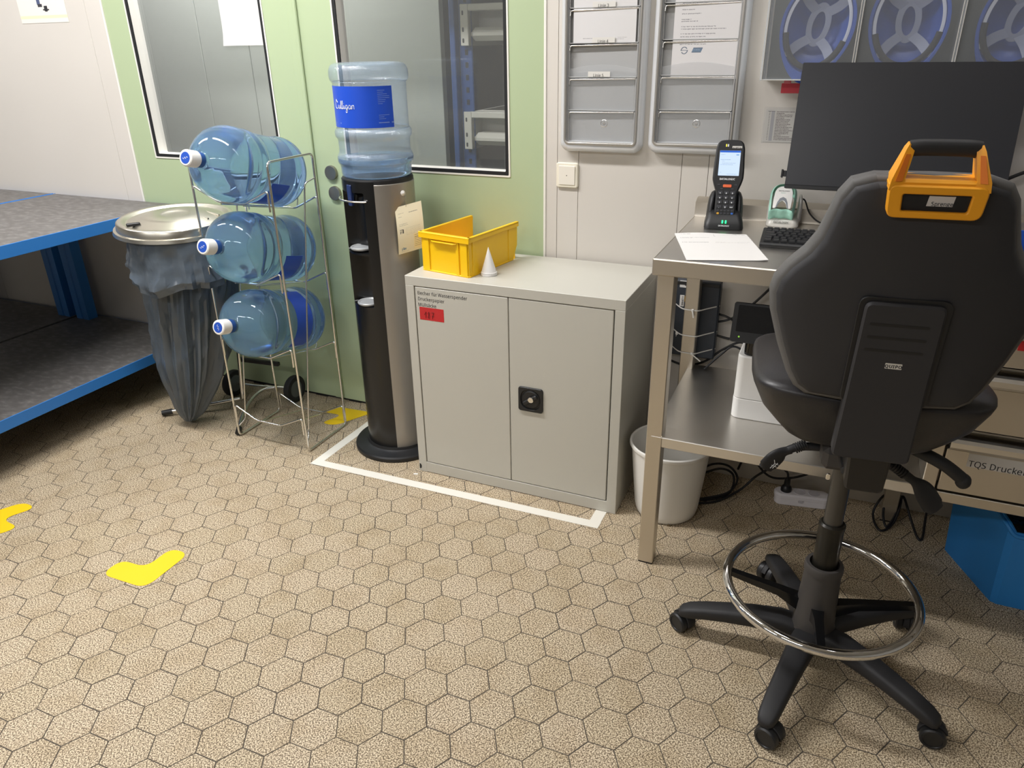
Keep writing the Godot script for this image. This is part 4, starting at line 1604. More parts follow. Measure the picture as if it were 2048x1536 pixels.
func waste_stand() -> void:
	var c := V(-1.06, 0, 0.37)
	var o := thing("waste_sack_stand", "wheeled waste sack stand with round metal lid and tall grey plastic sack", "waste stand", c)
	# lid, tipped a little towards the viewer
	var lb := Basis(V(0.7, 0, -0.7).normalized(), 0.06)
	var lid := MB.new()
	lid.x = Transform3D(lb, V(-0.02, 0.885, 0.01))
	lid.lathe([Vector2(0.236, -0.012), Vector2(0.240, -0.009), Vector2(0.236, 0.004), Vector2(0.226, 0.006), Vector2(0.222, 0.030), Vector2(0.213, 0.036), Vector2(0.200, 0.034), Vector2(0.188, 0.026), Vector2(0.180, 0.026), Vector2(0.170, 0.032), Vector2(0.120, 0.040), Vector2(0.112, 0.046), Vector2(0.060, 0.049), Vector2(0.052, 0.044), Vector2(0.03, 0.042), Vector2(0.0, 0.044)], 72)
	var lo := part(lid, "lid", M.zinc, o, 50)
	var gr := MB.new()
	gr.x = lid.x * Transform3D(Basis(V(0, 1, 0), 0.95), V(-0.05, 0.037, 0.165))
	gr.prism(rrect(0.05, 0.012, 0.005), -0.008, 0.008, 0.002, 0.002)
	part(gr, "lid_grip", M.black, lo)
	for k in 2:
		var rb := MB.new()
		rb.x = lid.x
		rb.tube(fillet([V(0.06, 0.038, -0.1 + 0.06 * k), V(0.15, 0.037, -0.08 + 0.06 * k)], 0.01), 0.004, 8)
		part(rb, "lid_rib", M.zinc, lo, 60)
	# frame: hoop, post, bent feet
	var fr := MB.new()
	fr.x.origin = -c
	var hoop := []
	for i in 48:
		var th := TAU * i / 48.0
		hoop.append(c + V(0.212 * cos(th), 0.862, 0.212 * sin(th)))
	fr.tube(hoop, 0.008, 8, true)
	part(fr, "hoop", M.chrome, o, 60)
	var bt := MB.new()
	bt.x.origin = -c
	bt.tube(spline([V(-1.33, 0.018, 0.45), V(-1.20, 0.028, 0.345), V(-1.07, 0.04, 0.235)], 8), 0.0085, 10)
	part(bt, "foot_tube", M.chrome, o, 60)
	var b2 := MB.new()
	b2.x.origin = -c
	b2.tube(spline([V(-0.876, 0.018, 0.468), V(-0.945, 0.03, 0.36), V(-1.0, 0.045, 0.24), V(-1.0, 0.06, 0.15), V(-0.94, 0.062, 0.10), V(-0.86, 0.06, 0.11)], 10), 0.0085, 10)
	part(b2, "foot_tube", M.chrome, o, 60)
	var post := MB.new()
	post.x.origin = -c
	post.tube(fillet([V(-1.06, 0.04, 0.225), V(-1.06, 0.80, 0.15), V(-1.06, 0.862, 0.165)], 0.03), 0.009, 10)
	part(post, "post", M.chrome, o, 60)
	var pd := MB.new()
	pd.x.origin = -c
	pd.x = Transform3D(Basis(V(0, 1, 0), 0.1), -c + V(-1.0, 0.205, 0.15))
	pd.box(V(0.0, 0, 0), V(0.22, 0.018, 0.02), 0.003)
	part(pd, "pedal_bar", M.black, o)
	for q in [[V(-1.335, 0.016, 0.454), V(-1.30, 0.0205, 0.426)], [V(-0.874, 0.016, 0.472), V(-0.893, 0.0205, 0.441)]]:
		var f := MB.new()
		f.x.origin = -c
		f.tube([q[0], q[1]], 0.0125, 12)
		part(f, "foot_cap", M.black, o, 60)
	for q in [V(-0.862, 0.066, 0.095), V(-1.18, 0.066, 0.15)]:
		var wh := MB.new()
		wh.x = Transform3D(Basis(V(0, 0, 1), PI / 2), q - c)
		wh.lathe([Vector2(0.0, -0.012), Vector2(0.042, -0.012), Vector2(0.046, -0.016), Vector2(0.062, -0.014), Vector2(0.065, -0.008), Vector2(0.065, 0.008), Vector2(0.062, 0.014), Vector2(0.046, 0.016), Vector2(0.042, 0.012), Vector2(0.0, 0.012)], 36)
		var wo := part(wh, "wheel", M.rubber, o)
		var hb := MB.new()
		hb.x = wh.x
		hb.lathe([Vector2(0.0, -0.015), Vector2(0.036, -0.014), Vector2(0.040, -0.012), Vector2(0.040, 0.012), Vector2(0.036, 0.014), Vector2(0.0, 0.015)], 28)
		part(hb, "wheel_disc", mat("5d6365", 0.5), wo)
	var axl := MB.new()
	axl.x.origin = -c
	axl.tube([V(-1.17, 0.066, 0.148), V(-1.06, 0.062, 0.13), V(-0.87, 0.066, 0.097)], 0.006, 8)
	part(axl, "axle", M.chrome, o)
	# sack: hanging body with creases, and the cuff folded over the hoop
	var n1 := FastNoiseLite.new()
	n1.seed = 5
	n1.frequency = 3.2
	n1.fractal_octaves = 3
	var n2 := FastNoiseLite.new()
	n2.seed = 12
	n2.frequency = 1.7
	n2.fractal_octaves = 1
	var sack := MB.new()
	var levels := [[0.855, -1.06, 0.37, 0.218], [0.80, -1.06, 0.37, 0.205], [0.72, -1.065, 0.375, 0.192], [0.62, -1.075, 0.385, 0.185], [0.52, -1.085, 0.392, 0.177], [0.42, -1.095, 0.40, 0.165], [0.32, -1.105, 0.41, 0.148], [0.24, -1.115, 0.42, 0.128], [0.17, -1.125, 0.43, 0.103], [0.10, -1.14, 0.442, 0.074], [0.05, -1.15, 0.452, 0.046], [0.022, -1.158, 0.459, 0.022], [0.012, -1.16, 0.462, 0.005]]
	var fine := []
	for i in levels.size() - 1:
		for s in 6:
			var q := []
			for d in 4:
				q.append(lerpf(levels[i][d], levels[i + 1][d], s / 6.0))
			fine.append(q)
	fine.append(levels[levels.size() - 1])
	fine.reverse()
	var rings := []
	for q in fine:
		var ring := []
		for j in 110:
			var th := TAU * j / 110.0
			var drop: float = 1.0 - q[0] / 0.855
			# long vertical pleats that deepen on the way down, plus crumples
			var pl: float = 0.22 * drop * (absf(sin(th * 2.5 + 0.6)) - 0.5) + 0.05 * drop * sin(th * 7.0 + q[0] * 4.0)
			var cr: float = n1.get_noise_3d(cos(th) * 0.6, q[0] * 0.5, sin(th) * 0.6) * 0.10 + (0.6 - absf(n2.get_noise_3d(cos(th) * 1.5 + 9.0, q[0] * 0.35, sin(th) * 1.5)) * 4.0) * 0.07 + (0.6 - absf(n2.get_noise_3d(cos(th) * 0.7 - 4.0, q[0] * 3.0 - th * 0.4, sin(th) * 0.7)) * 4.0) * 0.018
			var r: float = q[3] * (1.0 + pl + cr * smoothstep(0.0, 0.25, drop))
			ring.append(V(q[1] - c.x + r * cos(th), q[0], q[2] - c.z - r * sin(th)))
		rings.append(ring)
	sack.loft(rings, true, false)
	var so := part(sack, "sack", M.bag, o, 28)
	tag(so, "dark grey glossy plastic sack")
	var cuff := MB.new()
	var cr2 := []
	for i in 15:
		var s := i / 14.0
		var ring := []
		for j in 96:
			var th := TAU * j / 96.0
			var wave := sin(th * 9.0 + 1.0) * 0.35 + sin(th * 14.0 + s * 2.0) * 0.3 + n1.get_noise_2d(th * 0.5, s * 0.9) * 1.2 + (0.6 - absf(n2.get_noise_3d(cos(th) * 1.6, s * 0.35, sin(th) * 1.6)) * 4.0) * 0.7
			var low := 0.685 + 0.030 * sin(th * 2.0 + 0.9) + 0.018 * sin(th * 5.0)
			var y := lerpf(low, 0.872, s)
			var r := lerpf(0.252, 0.222, pow(s, 0.6)) + wave * 0.011 * (1.0 - s * 0.8) - (0.022 * smoothstep(0.16, 0.0, s))
			ring.append(V(r * cos(th), y, -r * sin(th)))
		cr2.append(ring)
	cuff.loft(cr2, false, false)
	var inner := []
	for ring in cr2:
		inner.append(ring.map(func(p): return V(p.x * 0.985, p.y + 0.001, p.z * 0.985)))
	inner.reverse()
	cuff.loft(inner, false, false)
	part(cuff, "sack_cuff", M.bag, o, 30)


# ------------------------------------------------------------------ smaller things
func things_on_cabinet() -> void:
	# open-fronted stacking bin; local x along its low-wall width, local -z towards its open mouth
	var o := thing("storage_bin", "yellow plastic open-fronted storage bin on top of the grey cabinet", "storage bin", V(0.029, 0.797, 0.333))
	var ux := V(0.2, 0, 0.036).normalized()
	var uz := ux.cross(V(0, 1, 0))
	o.transform = Transform3D(Basis(ux, V(0, 1, 0), uz), V(0.029, 0.797, 0.333) + uz * 0.002)
	var W := 0.203
	var D := 0.300
	var H := 0.138
	var b := MB.new()
	# floor
	b.bb(0.006, W - 0.006, 0.0, 0.004, -D + 0.03, 0.0, 0.001)
	# side walls: full height, cut back at the mouth
	for s in 2:
		var x0: float = [-0.002, W - 0.002][s]
		b.x = Transform3D(Basis(V(0, 0, -1), V(0, 1, 0), V(1, 0, 0)), V(x0, 0, 0))
		b.prism(poly([[0.0, 0.0], [D - 0.025, 0.0], [D - 0.022, 0.012], [D, 0.052], [D + 0.002, H - 0.006], [D - 0.004, H], [0.0, H]]), 0.0, 0.004, 0.0007, 0.0007)
	b.x = Transform3D.IDENTITY
	# closed end wall and low wall at the mouth
	b.bb(0.0, W, 0.0, H, -0.004, 0.0, 0.0007)
	b.bb(0.002, W - 0.002, 0.0, 0.050, -D + 0.008, -D + 0.012, 0.0007)
	var bo := part(b, "shell", M.yellow, o)
	var rim := MB.new()
	for s in 2:
		var x0: float = [-0.008, W - 0.002][s]
		rim.bb(x0, x0 + 0.012, H - 0.005, H + 0.002, -D, 0.004, 0.0012)
		rim.bb([-0.008, W + 0.0075][s], [-0.0055, W + 0.010][s], H - 0.016, H, -D, 0.006, 0.0008)
		rim.bb([0.002, W - 0.006][s], [0.004, W - 0.004][s], H - 0.012, H - 0.004, -D, 0.0)
	rim.bb(-0.008, W + 0.010, H - 0.005, H + 0.002, -0.006, 0.009, 0.0012)
	rim.bb(-0.008, W + 0.010, H - 0.019, H - 0.002, 0.0065, 0.009, 0.0008)
	part(rim, "rim", M.yellow, o)
	var rb := MB.new()
	for q in [[0.006, 0.034], [W - 0.052, W - 0.038], [W - 0.032, W - 0.002]]:
		rb.bb(q[0], q[1], 0.002, H - 0.018, -0.001, 0.0045, 0.0016)
	rb.bb(0.0, W, 0.0, 0.005, -0.001, 0.0045, 0.001)
	for q in [[0.02, 0.05], [D - 0.06, D - 0.035]]:
		rb.bb(W + 0.001, W + 0.0045, 0.004, H - 0.016, -q[1], -q[0], 0.0014)
	rb.bb(W + 0.001, W + 0.005, 0.0, 0.005, -D + 0.03, 0.0, 0.001)
	part(rb, "stiffening_rib", M.yellow, o)
	var lg := MB.new()
	lg.x = Transform3D(Basis(V(1, 0, 0), V(0, 0, 1), V(0, -1, 0)), V(0, H - 0.026, 0))
	lg.prism(poly([[0.040, 0.0], [0.165, 0.0], [0.150, 0.014], [0.056, 0.014]]), -0.002, 0.002, 0.0005, 0.0005)
	part(lg, "label_ledge", M.yellow, o)
	# three cone cups pushed into each other, points up
	for k in 3:
		var y := 0.797 + 0.0042 * (2 - k)
		var c := thing("cone_cup", ["white paper cone cup on top of the nested stack, pointing up beside the yellow bin", "middle white paper cone cup of the nested stack, only its rim showing", "lowest white paper cone cup of the nested stack, its rim resting on the grey cabinet"][k], "paper cup", V(0.277, y, 0.312), 0.0, "nested paper cone cups")
		var m := MB.new()
		m.lathe([Vector2(0.0262, 0.0003), Vector2(0.0275, 0.0003), Vector2(0.0284, 0.0012), Vector2(0.0284, 0.0026), Vector2(0.0274, 0.0036), Vector2(0.0262, 0.0038), Vector2(0.0006, 0.090), Vector2(0.0, 0.0903)], 48)
		m.lathe([Vector2(0.0, 0.0893), Vector2(0.0256, 0.0036), Vector2(0.0262, 0.0003)], 48)
		part(m, "cup", M.cup, c, 30)


func key_cap(w: float, d: float, h: float) -> ArrayMesh:
	var b := MB.new()
	var g := []
	for s in [[0.0, 0.0], [0.6, 0.0006], [1.0, 0.0016]]:
		var a: float = w / 2 - s[1]
		var c: float = d / 2 - s[1]
		g.append([V(-a, h * s[0], c), V(a, h * s[0], c), V(a, h * s[0], -c), V(-a, h * s[0], -c)])
	b.loft(g, false, true)
	return b.mesh(25)


func things_on_table() -> void:
	var H := 1.0025
	# sheets of paper lying askew near the front edge
	var marks := []
	marks += words(0.05, 0.035, 0.17, 0.013, Color("4d4d52"))
	marks += words(0.05, 0.155, 0.40, 0.010, Color("5a5a60"))
	marks += words(0.05, 0.178, 0.16, 0.010, Color("5a5a60"))
	marks += words(0.05, 0.34, 0.36, 0.015, Color("3c3c40"))
	marks += words(0.50, 0.335, 0.13, 0.008, Color("8b8682"))
	marks += words(0.50, 0.355, 0.3, 0.008, Color("a2988e"))
	marks += words(0.80, 0.34, 0.15, 0.008, Color("9b9ba0"))
	marks += words(0.78, 0.365, 0.17, 0.008, Color("a0a0a5"))
	marks += words(0.84, 0.03, 0.14, 0.014, Color("5a5a60"))
	marks += words(0.66, 0.05, 0.14, 0.008, Color("9b9ba0"))
	for q in [[0.80, 0.022, 0.05, 0.006], [0.815, 0.032, 0.05, 0.006], [0.53, 0.045, 0.004, 0.07], [0.53, 0.115, 0.02, 0.003]]:
		marks.append([q[0], q[1], q[2], q[3], Color("6a6a70")])
	for k in 3:
		var p := thing("paper_sheet", ["top printed white sheet of the papers lying on the steel table", "second white sheet under the printed one on the steel table, a sliver at its edge", "lowest white sheet of the papers on the steel table, its edge just showing"][k], "paper", V(1.068, H + 0.0012 - 0.0006 * k, 0.468), [0.318, 0.322, 0.312][k], "papers on the steel table")
		var b := MB.new()
		var n := 8
		var hgt := func(u: float, w: float) -> float:
			return (0.004 * pow(maxf(0.0, 0.25 - w), 2.0) * 16.0 * (0.4 + 0.6 * sin(u * 5.0)) + 0.003 * pow(maxf(0.0, u - 0.8), 2.0) * 20.0 * w) * (1.0 if k == 0 else 0.6)
		for side in 2:
			for i in n:
				for j in n:
					var q := []
					var uv := []
					for w in [[i, j], [i, j + 1], [i + 1, j + 1], [i + 1, j]]:
						var u := float(w[0]) / n
						var s := float(w[1]) / n
						q.append(V((u - 0.5) * 0.210, hgt.call(u, s) - 0.0003 * side, (s - 0.5) * 0.297))
						uv.append(Vector2(u, s))
					if side == 0:
						b.quad(q[0], q[1], q[2], q[3], uv[0], uv[1], uv[2], uv[3])
					else:
						b.quad(q[3], q[2], q[1], q[0], Vector2.ZERO, Vector2.ZERO, Vector2.ZERO, Vector2.ZERO)
		part(b, "sheet", printed(sheet(420, 594, Color("e9e7e4"), marks)) if k == 0 else M.paper, p, 60)
	keyboard(H)
	terminal(H)
	scanner(H)
	monitor(H)
	# dark blue tape roll-like cup and the blue folder, mostly behind the backrest
	var cu := thing("pen_cup", "dark blue pen cup standing under the left part of the screen", "cup", V(1.388, H, 0.17))
	var cb := MB.new()
	cb.lathe([Vector2(0.0, 0.0), Vector2(0.027, 0.0), Vector2(0.029, 0.003), Vector2(0.031, 0.085), Vector2(0.0295, 0.087), Vector2(0.028, 0.085), Vector2(0.0265, 0.006), Vector2(0.0, 0.005)], 32)
	part(cb, "cup", mat("1e2a66", 0.4), cu)
	var fo := thing("document_tray", "blue plastic document tray on the steel table, showing right of the chair back", "tray", V(1.90, H, 0.42))
	var fb := MB.new()
	fb.bb(-0.13, 0.13, 0.0, 0.004, -0.16, 0.16, 0.001)
	for q in [[-0.13, -0.126, -0.16, 0.16], [0.126, 0.13, -0.16, 0.16], [-0.13, 0.13, -0.16, -0.156], [-0.13, 0.13, 0.156, 0.16]]:
		fb.bb(q[0], q[1], 0.003, 0.06, q[2], q[3], 0.001)
	part(fb, "tray", mat("2a56b0", 0.35), fo)


func keyboard(H: float) -> void:
	var o := thing("keyboard", "black computer keyboard lying on the steel table, right of the papers", "keyboard", V(1.386, H, 0.352), 0.035)
	var b := MB.new()
	b.x = Transform3D(Basis(V(0, 0, -1), V(0, 1, 0), V(1, 0, 0)), V(-0.215, 0, 0))
	b.prism(poly([[-0.070, 0.0], [0.070, 0.0], [0.072, 0.004], [0.072, 0.022], [0.066, 0.025], [-0.068, 0.012], [-0.072, 0.008], [-0.072, 0.004]]), 0.0, 0.43, 0.002, 0.002)
	part(b, "body", M.black, o)
	var tilt := Basis(V(1, 0, 0), 0.096)
	var cache := {}
	for r in 6:
		var z := -0.054 + r * 0.0205
		var y := 0.0125 + 0.013 * (0.068 - z) / 0.136
		var x := -0.207
		var widths := []
		for i in 18:
			widths.append(0.0192)
		if r == 2: widths[0] = 0.029
		if r == 3: widths[0] = 0.034
		if r == 4: widths[0] = 0.024; widths[12] = 0.05
		if r == 5: widths = [0.024, 0.021, 0.021, 0.021, 0.115, 0.021, 0.021, 0.021, 0.024, 0.0192, 0.0192, 0.0192, 0.0192]
		for w in widths:
			if x + w > 0.212:
				break
			if not cache.has(w):
				cache[w] = key_cap(w - 0.0034, 0.0165 if r > 0 else 0.0125, 0.0052)
			put(cache[w], "key", M.key, o, Transform3D(tilt, V(x + w / 2, y, z)))
			x += w


func terminal(H: float) -> void:
	# handheld terminal leaning back in its charging cradle
	var c := thing("charging_cradle", "black charging cradle with green lights holding the handheld terminal", "cradle", V(1.040, H, 0.205), 0.16)
	var b := MB.new()
	var rings := []
	for s in [[0.0, 0.057, 0.052, 0.0], [0.004, 0.0585, 0.053, 0.0], [0.02, 0.056, 0.049, -0.002], [0.04, 0.050, 0.038, -0.008], [0.052, 0.047, 0.030, -0.014]]:
		var ring := []
		for p in rrect(s[1] * 2, s[2] * 2, 0.016, 5):
			ring.append(V(p.x, s[0], -p.y + s[3]))
		rings.append(ring)
	b.loft(rings)
	var co := part(b, "body", M.black, c, 50)
	# horns at both sides
	for sg in [-1.0, 1.0]:
		var h := MB.new()
		var rg := []
		for s in [[0.03, 0.043, 0.012, 0.034, -0.012], [0.06, 0.042, 0.0115, 0.030, -0.018], [0.085, 0.040, 0.010, 0.024, -0.026], [0.098, 0.037, 0.007, 0.016, -0.032], [0.102, 0.035, 0.003, 0.008, -0.035]]:
			var ring := []
			for j in 16:
				var th := TAU * j / 16.0
				ring.append(V(sg * s[1] + cos(th) * s[2], s[0], s[4] - sin(th) * s[3]))
			rg.append(ring)
		h.loft(rg)
		part(h, "side_guard", M.black, co, 60)
	var front := Transform3D(Basis(V(1, 0, 0), -0.32), V(0, 0.020, 0.0495))
	for k in 2:
		var g := MB.new()
		g.x = front
		g.prism(rrect(0.0045, 0.010, 0.002, 3, Vector2(-0.005 + 0.010 * k, 0.004)), -0.002, 0.0012, 0, 0.0004)
		part(g, "indicator_light", M.led_green, co)
	letters("DATALOGIC", 0.0058, M.ink_white, co, front * Transform3D(Basis(), V(0, -0.008, 0.0008)), "lettering", true)
	var t := thing("handheld_terminal", "black handheld scanner terminal with lit screen and keypad, standing in its cradle", "scanner", V(1.040, H, 0.205))
	t.transform = Transform3D(Basis(V(0, 1, 0), 0.16) * Basis(V(1, 0, 0), -0.40) * Basis().scaled(V(1.1, 1, 1)), V(1.040, H + 0.026, 0.205) + Basis(V(0, 1, 0), 0.16) * V(0, 0, 0.026))
	var half := [[0.0, 0.0], [0.020, 0.0], [0.0265, 0.005], [0.0285, 0.02], [0.0285, 0.07], [0.0300, 0.088], [0.0375, 0.110], [0.0415, 0.125], [0.0415, 0.150], [0.0395, 0.190], [0.0385, 0.215], [0.0345, 0.232], [0.026, 0.240], [0.0, 0.242]]
	var pl := []
	for q in half: pl.append([q[0], q[1]])
	for i in range(half.size() - 2, 0, -1): pl.append([-half[i][0], half[i][1]])
	var body := MB.new()
	body.prism(rounded(poly(pl), 0.006, 3), -0.022, 0.0085, 0.006, 0.004)
	var bo := part(body, "body", M.black, t, 40)
	var scr := MB.new()
	scr.prism(rrect(0.056, 0.076, 0.001, 2, Vector2(0, 0.170)), 0.0080, 0.0090, 0, 0.0003)
	var m := mat("000000", 0.2)
	var bl := []
	bl.append([0.0, 0.0, 1.0, 0.075, Color("2e62c8")])
	for q in [[0.06, 0.155, 0.22, 0.018], [0.06, 0.36, 0.5, 0.022], [0.15, 0.42, 0.12, 0.016], [0.15, 0.50, 0.65, 0.018], [0.08, 0.56, 0.6, 0.018], [0.08, 0.87, 0.08, 0.014], [0.4, 0.94, 0.5, 0.02]]:
		bl += words(q[0], q[1], q[2], q[3], Color("7f97b8"))
	bl.append([0.80, 0.15, 0.14, 0.04, Color("6f9bd0")])
	bl.append([0.0, 0.24, 1.0, 0.01, Color("d6d3da")])
	m.emission_enabled = true
	m.emission_texture = sheet(140, 190, Color("cfe2fb"), bl)
	m.emission = Color("ffffff")
	m.emission_operator = BaseMaterial3D.EMISSION_OP_MULTIPLY
	m.emission_energy_multiplier = 0.95
	m.texture_repeat = false
	part(scr, "screen", m, bo)
	letters("DATALOGIC", 0.0075, M.ink_white, bo, Transform3D(Basis(), V(-0.002, 0.1215, 0.0088)), "lettering", true)
	var st := MB.new()
	st.prism(rrect(0.026, 0.0065, 0.0005, 2, Vector2(0.017, 0.2185)), 0.008, 0.0088)
	var sto := part(st, "asset_label", mat("d9d6cf", 0.6), bo)
	letters("DL-MPT-0L", 0.0048, M.ink, sto, Transform3D(Basis(), V(0.017, 0.2168, 0.0089)), "lettering", true)
	for k in 2:
		var li := MB.new()
		li.prism(rrect(0.003, 0.008, 0.0008, 2, Vector2(-0.012 + 0.005 * k, 0.2235)), 0.008, 0.009)
		part(li, "indicator_light", [M.led_yellow, M.ink_white][k], bo)
	var ok := MB.new()
	ok.prism(rrect(0.023, 0.009, 0.002, 3, Vector2(0, 0.1005)), 0.0075, 0.0105, 0, 0.0008)
	part(ok, "scan_key", mat("e2683c", 0.45), bo)
	var dg := ["1", "2", "3", "4", "5", "6", "7", "8", "9", ".", "0", "ENT"]
	for k in 12:
		var p := Vector2(-0.0165 + 0.0165 * (k % 3), 0.0805 - 0.0142 * (k / 3))
		var kb := MB.new()
		kb.prism(rrect(0.0128, 0.0092, 0.0018, 3, p), 0.0075, 0.0102, 0, 0.0008)
		var ko := part(kb, "key", M.key_grey, bo)
		letters(dg[k], 0.0062 if k < 11 else 0.0042, M.ink_white, ko, Transform3D(Basis(), V(p.x - 0.001, p.y - 0.0022, 0.0103)), "lettering", true)
	for r in 2:
		for k in 5:
			var p := Vector2(-0.019 + 0.0095 * k, 0.0255 - 0.0085 * r)
			var kb := MB.new()
			kb.prism(rrect(0.0068, 0.0058, 0.002, 3, p), 0.0075, 0.0098, 0, 0.0006)
			part(kb, "key", M.key_yellow if r == 1 and k == 0 else M.key_blue if r == 1 and k == 4 else M.key_grey, bo)
	for k in 4:
		var p: Vector2 = [Vector2(-0.023, 0.104), Vector2(0.023, 0.104), Vector2(-0.014, 0.0915), Vector2(0.014, 0.0915)][k]
		var kb := MB.new()
		kb.prism(rrect(0.008, 0.005, 0.002, 3, p), 0.0075, 0.0098, 0, 0.0006)
		part(kb, "key", M.key_grey, bo)


func scanner(H: float) -> void:
	var c := thing("scanner_stand", "white and grey stand holding the mint barcode scanner", "stand", V(1.208, H, 0.115), 0.0)
	var b := MB.new()
	var rings := []
	for s in [[0.0, 0.046, 0.050, 0.0], [0.004, 0.048, 0.052, 0.0], [0.022, 0.047, 0.048, -0.003], [0.034, 0.043, 0.036, -0.012], [0.04, 0.036, 0.024, -0.02]]:
		var ring := []
		for p in rrect(s[1] * 2, s[2] * 2, 0.02, 6):
			ring.append(V(p.x, s[0], -p.y + s[3]))
		rings.append(ring)
	b.loft(rings)
	var co := part(b, "base", mat("c9c6be", 0.3), c, 50)
	letters("DATALOGIC", 0.008, mat("55554f", 0.6), co, Transform3D(Basis(V(1, 0, 0), -0.1), V(-0.002, 0.016, 0.0510)), "lettering", true)
	for sg in [-1.0, 1.0]:
		var h := MB.new()
		var rg := []
		for s in [[0.015, 0.043, 0.008, 0.030, 0.0], [0.05, 0.044, 0.0075, 0.028, -0.010], [0.075, 0.043, 0.006, 0.020, -0.022], [0.088, 0.041, 0.003, 0.010, -0.030]]:
			var ring := []
			for j in 14:
				var th := TAU * j / 14.0
				ring.append(V(sg * s[1] + cos(th) * s[2], s[0], s[4] - sin(th) * s[3]))
			rg.append(ring)
		h.loft(rg)
		part(h, "side_guard", mat("dad8d2", 0.3), co, 60)
	var t := thing("barcode_scanner", "mint green and white barcode scanner resting in its stand under the screen", "scanner", V(1.203, H, 0.14))
	t.transform = Transform3D(Basis(V(0, 1, 0), 0.03) * Basis(V(1, 0, 0), -0.92), V(1.202, H + 0.040, 0.172))
	var half := [[0.0, 0.004], [0.016, 0.008], [0.028, 0.001], [0.036, 0.001], [0.0375, 0.025], [0.039, 0.055], [0.039, 0.08], [0.035, 0.099], [0.025, 0.113], [0.012, 0.119], [0.0, 0.120]]
	var pl := []
	for q in half: pl.append([q[0], q[1]])
	for i in range(half.size() - 2, 0, -1): pl.append([-half[i][0], half[i][1]])
	var body := MB.new()
	body.prism(rounded(poly(pl), 0.008, 3), -0.030, 0.012, 0.006, 0.006)
	var bo := part(body, "shell", M.mint, t, 50)
	var face := []
	for q in [[0.0, 0.104], [0.013, 0.102], [0.0215, 0.094], [0.026, 0.08], [0.027, 0.05], [0.026, 0.014], [0.016, 0.016], [0.010, 0.036], [0.0, 0.047]]: face.append([q[0], q[1]])
	for i in range(face.size() - 2, 0, -1): face.append([-face[i][0], face[i][1]])
	var wf := MB.new()
	wf.prism(rounded(poly(face), 0.004, 3), 0.010, 0.0128, 0, 0.0004)
	part(wf, "face_plate", M.white, bo)
	var ch := []
	for q in [[0.0, 0.060], [0.009, 0.054], [0.015, 0.038], [0.0185, 0.016], [0.016, 0.016], [0.0105, 0.035], [0.0055, 0.044], [0.0, 0.047]]: ch.append([q[0], q[1]])
	for i in range(ch.size() - 2, 0, -1): ch.append([-ch[i][0], ch[i][1]])
	var cv := MB.new()
	cv.prism(poly(ch), 0.012, 0.0132)
	part(cv, "chevron", mat("8b9096", 0.5), bo)
	letters("DATALOGIC", 0.0058, M.ink, bo, Transform3D(Basis(), V(0, 0.0845, 0.0129)), "lettering", true)
	letters("Gryphon", 0.0036, mat("6fae9c", 0.6), bo, Transform3D(Basis(), V(-0.002, 0.0765, 0.0129)))
	var cb := MB.new()
	cb.tube(spline([V(1.247, H + 0.075, 0.10), V(1.262, H + 0.072, 0.085), V(1.285, H + 0.03, 0.09), V(1.33, H + 0.006, 0.10), V(1.43, H + 0.004, 0.12)], 8), 0.0024, 8)
	single(cb, "scanner_cable", M.cable, "thin black cable leading from the mint scanner across the table", "cable", "", 60)


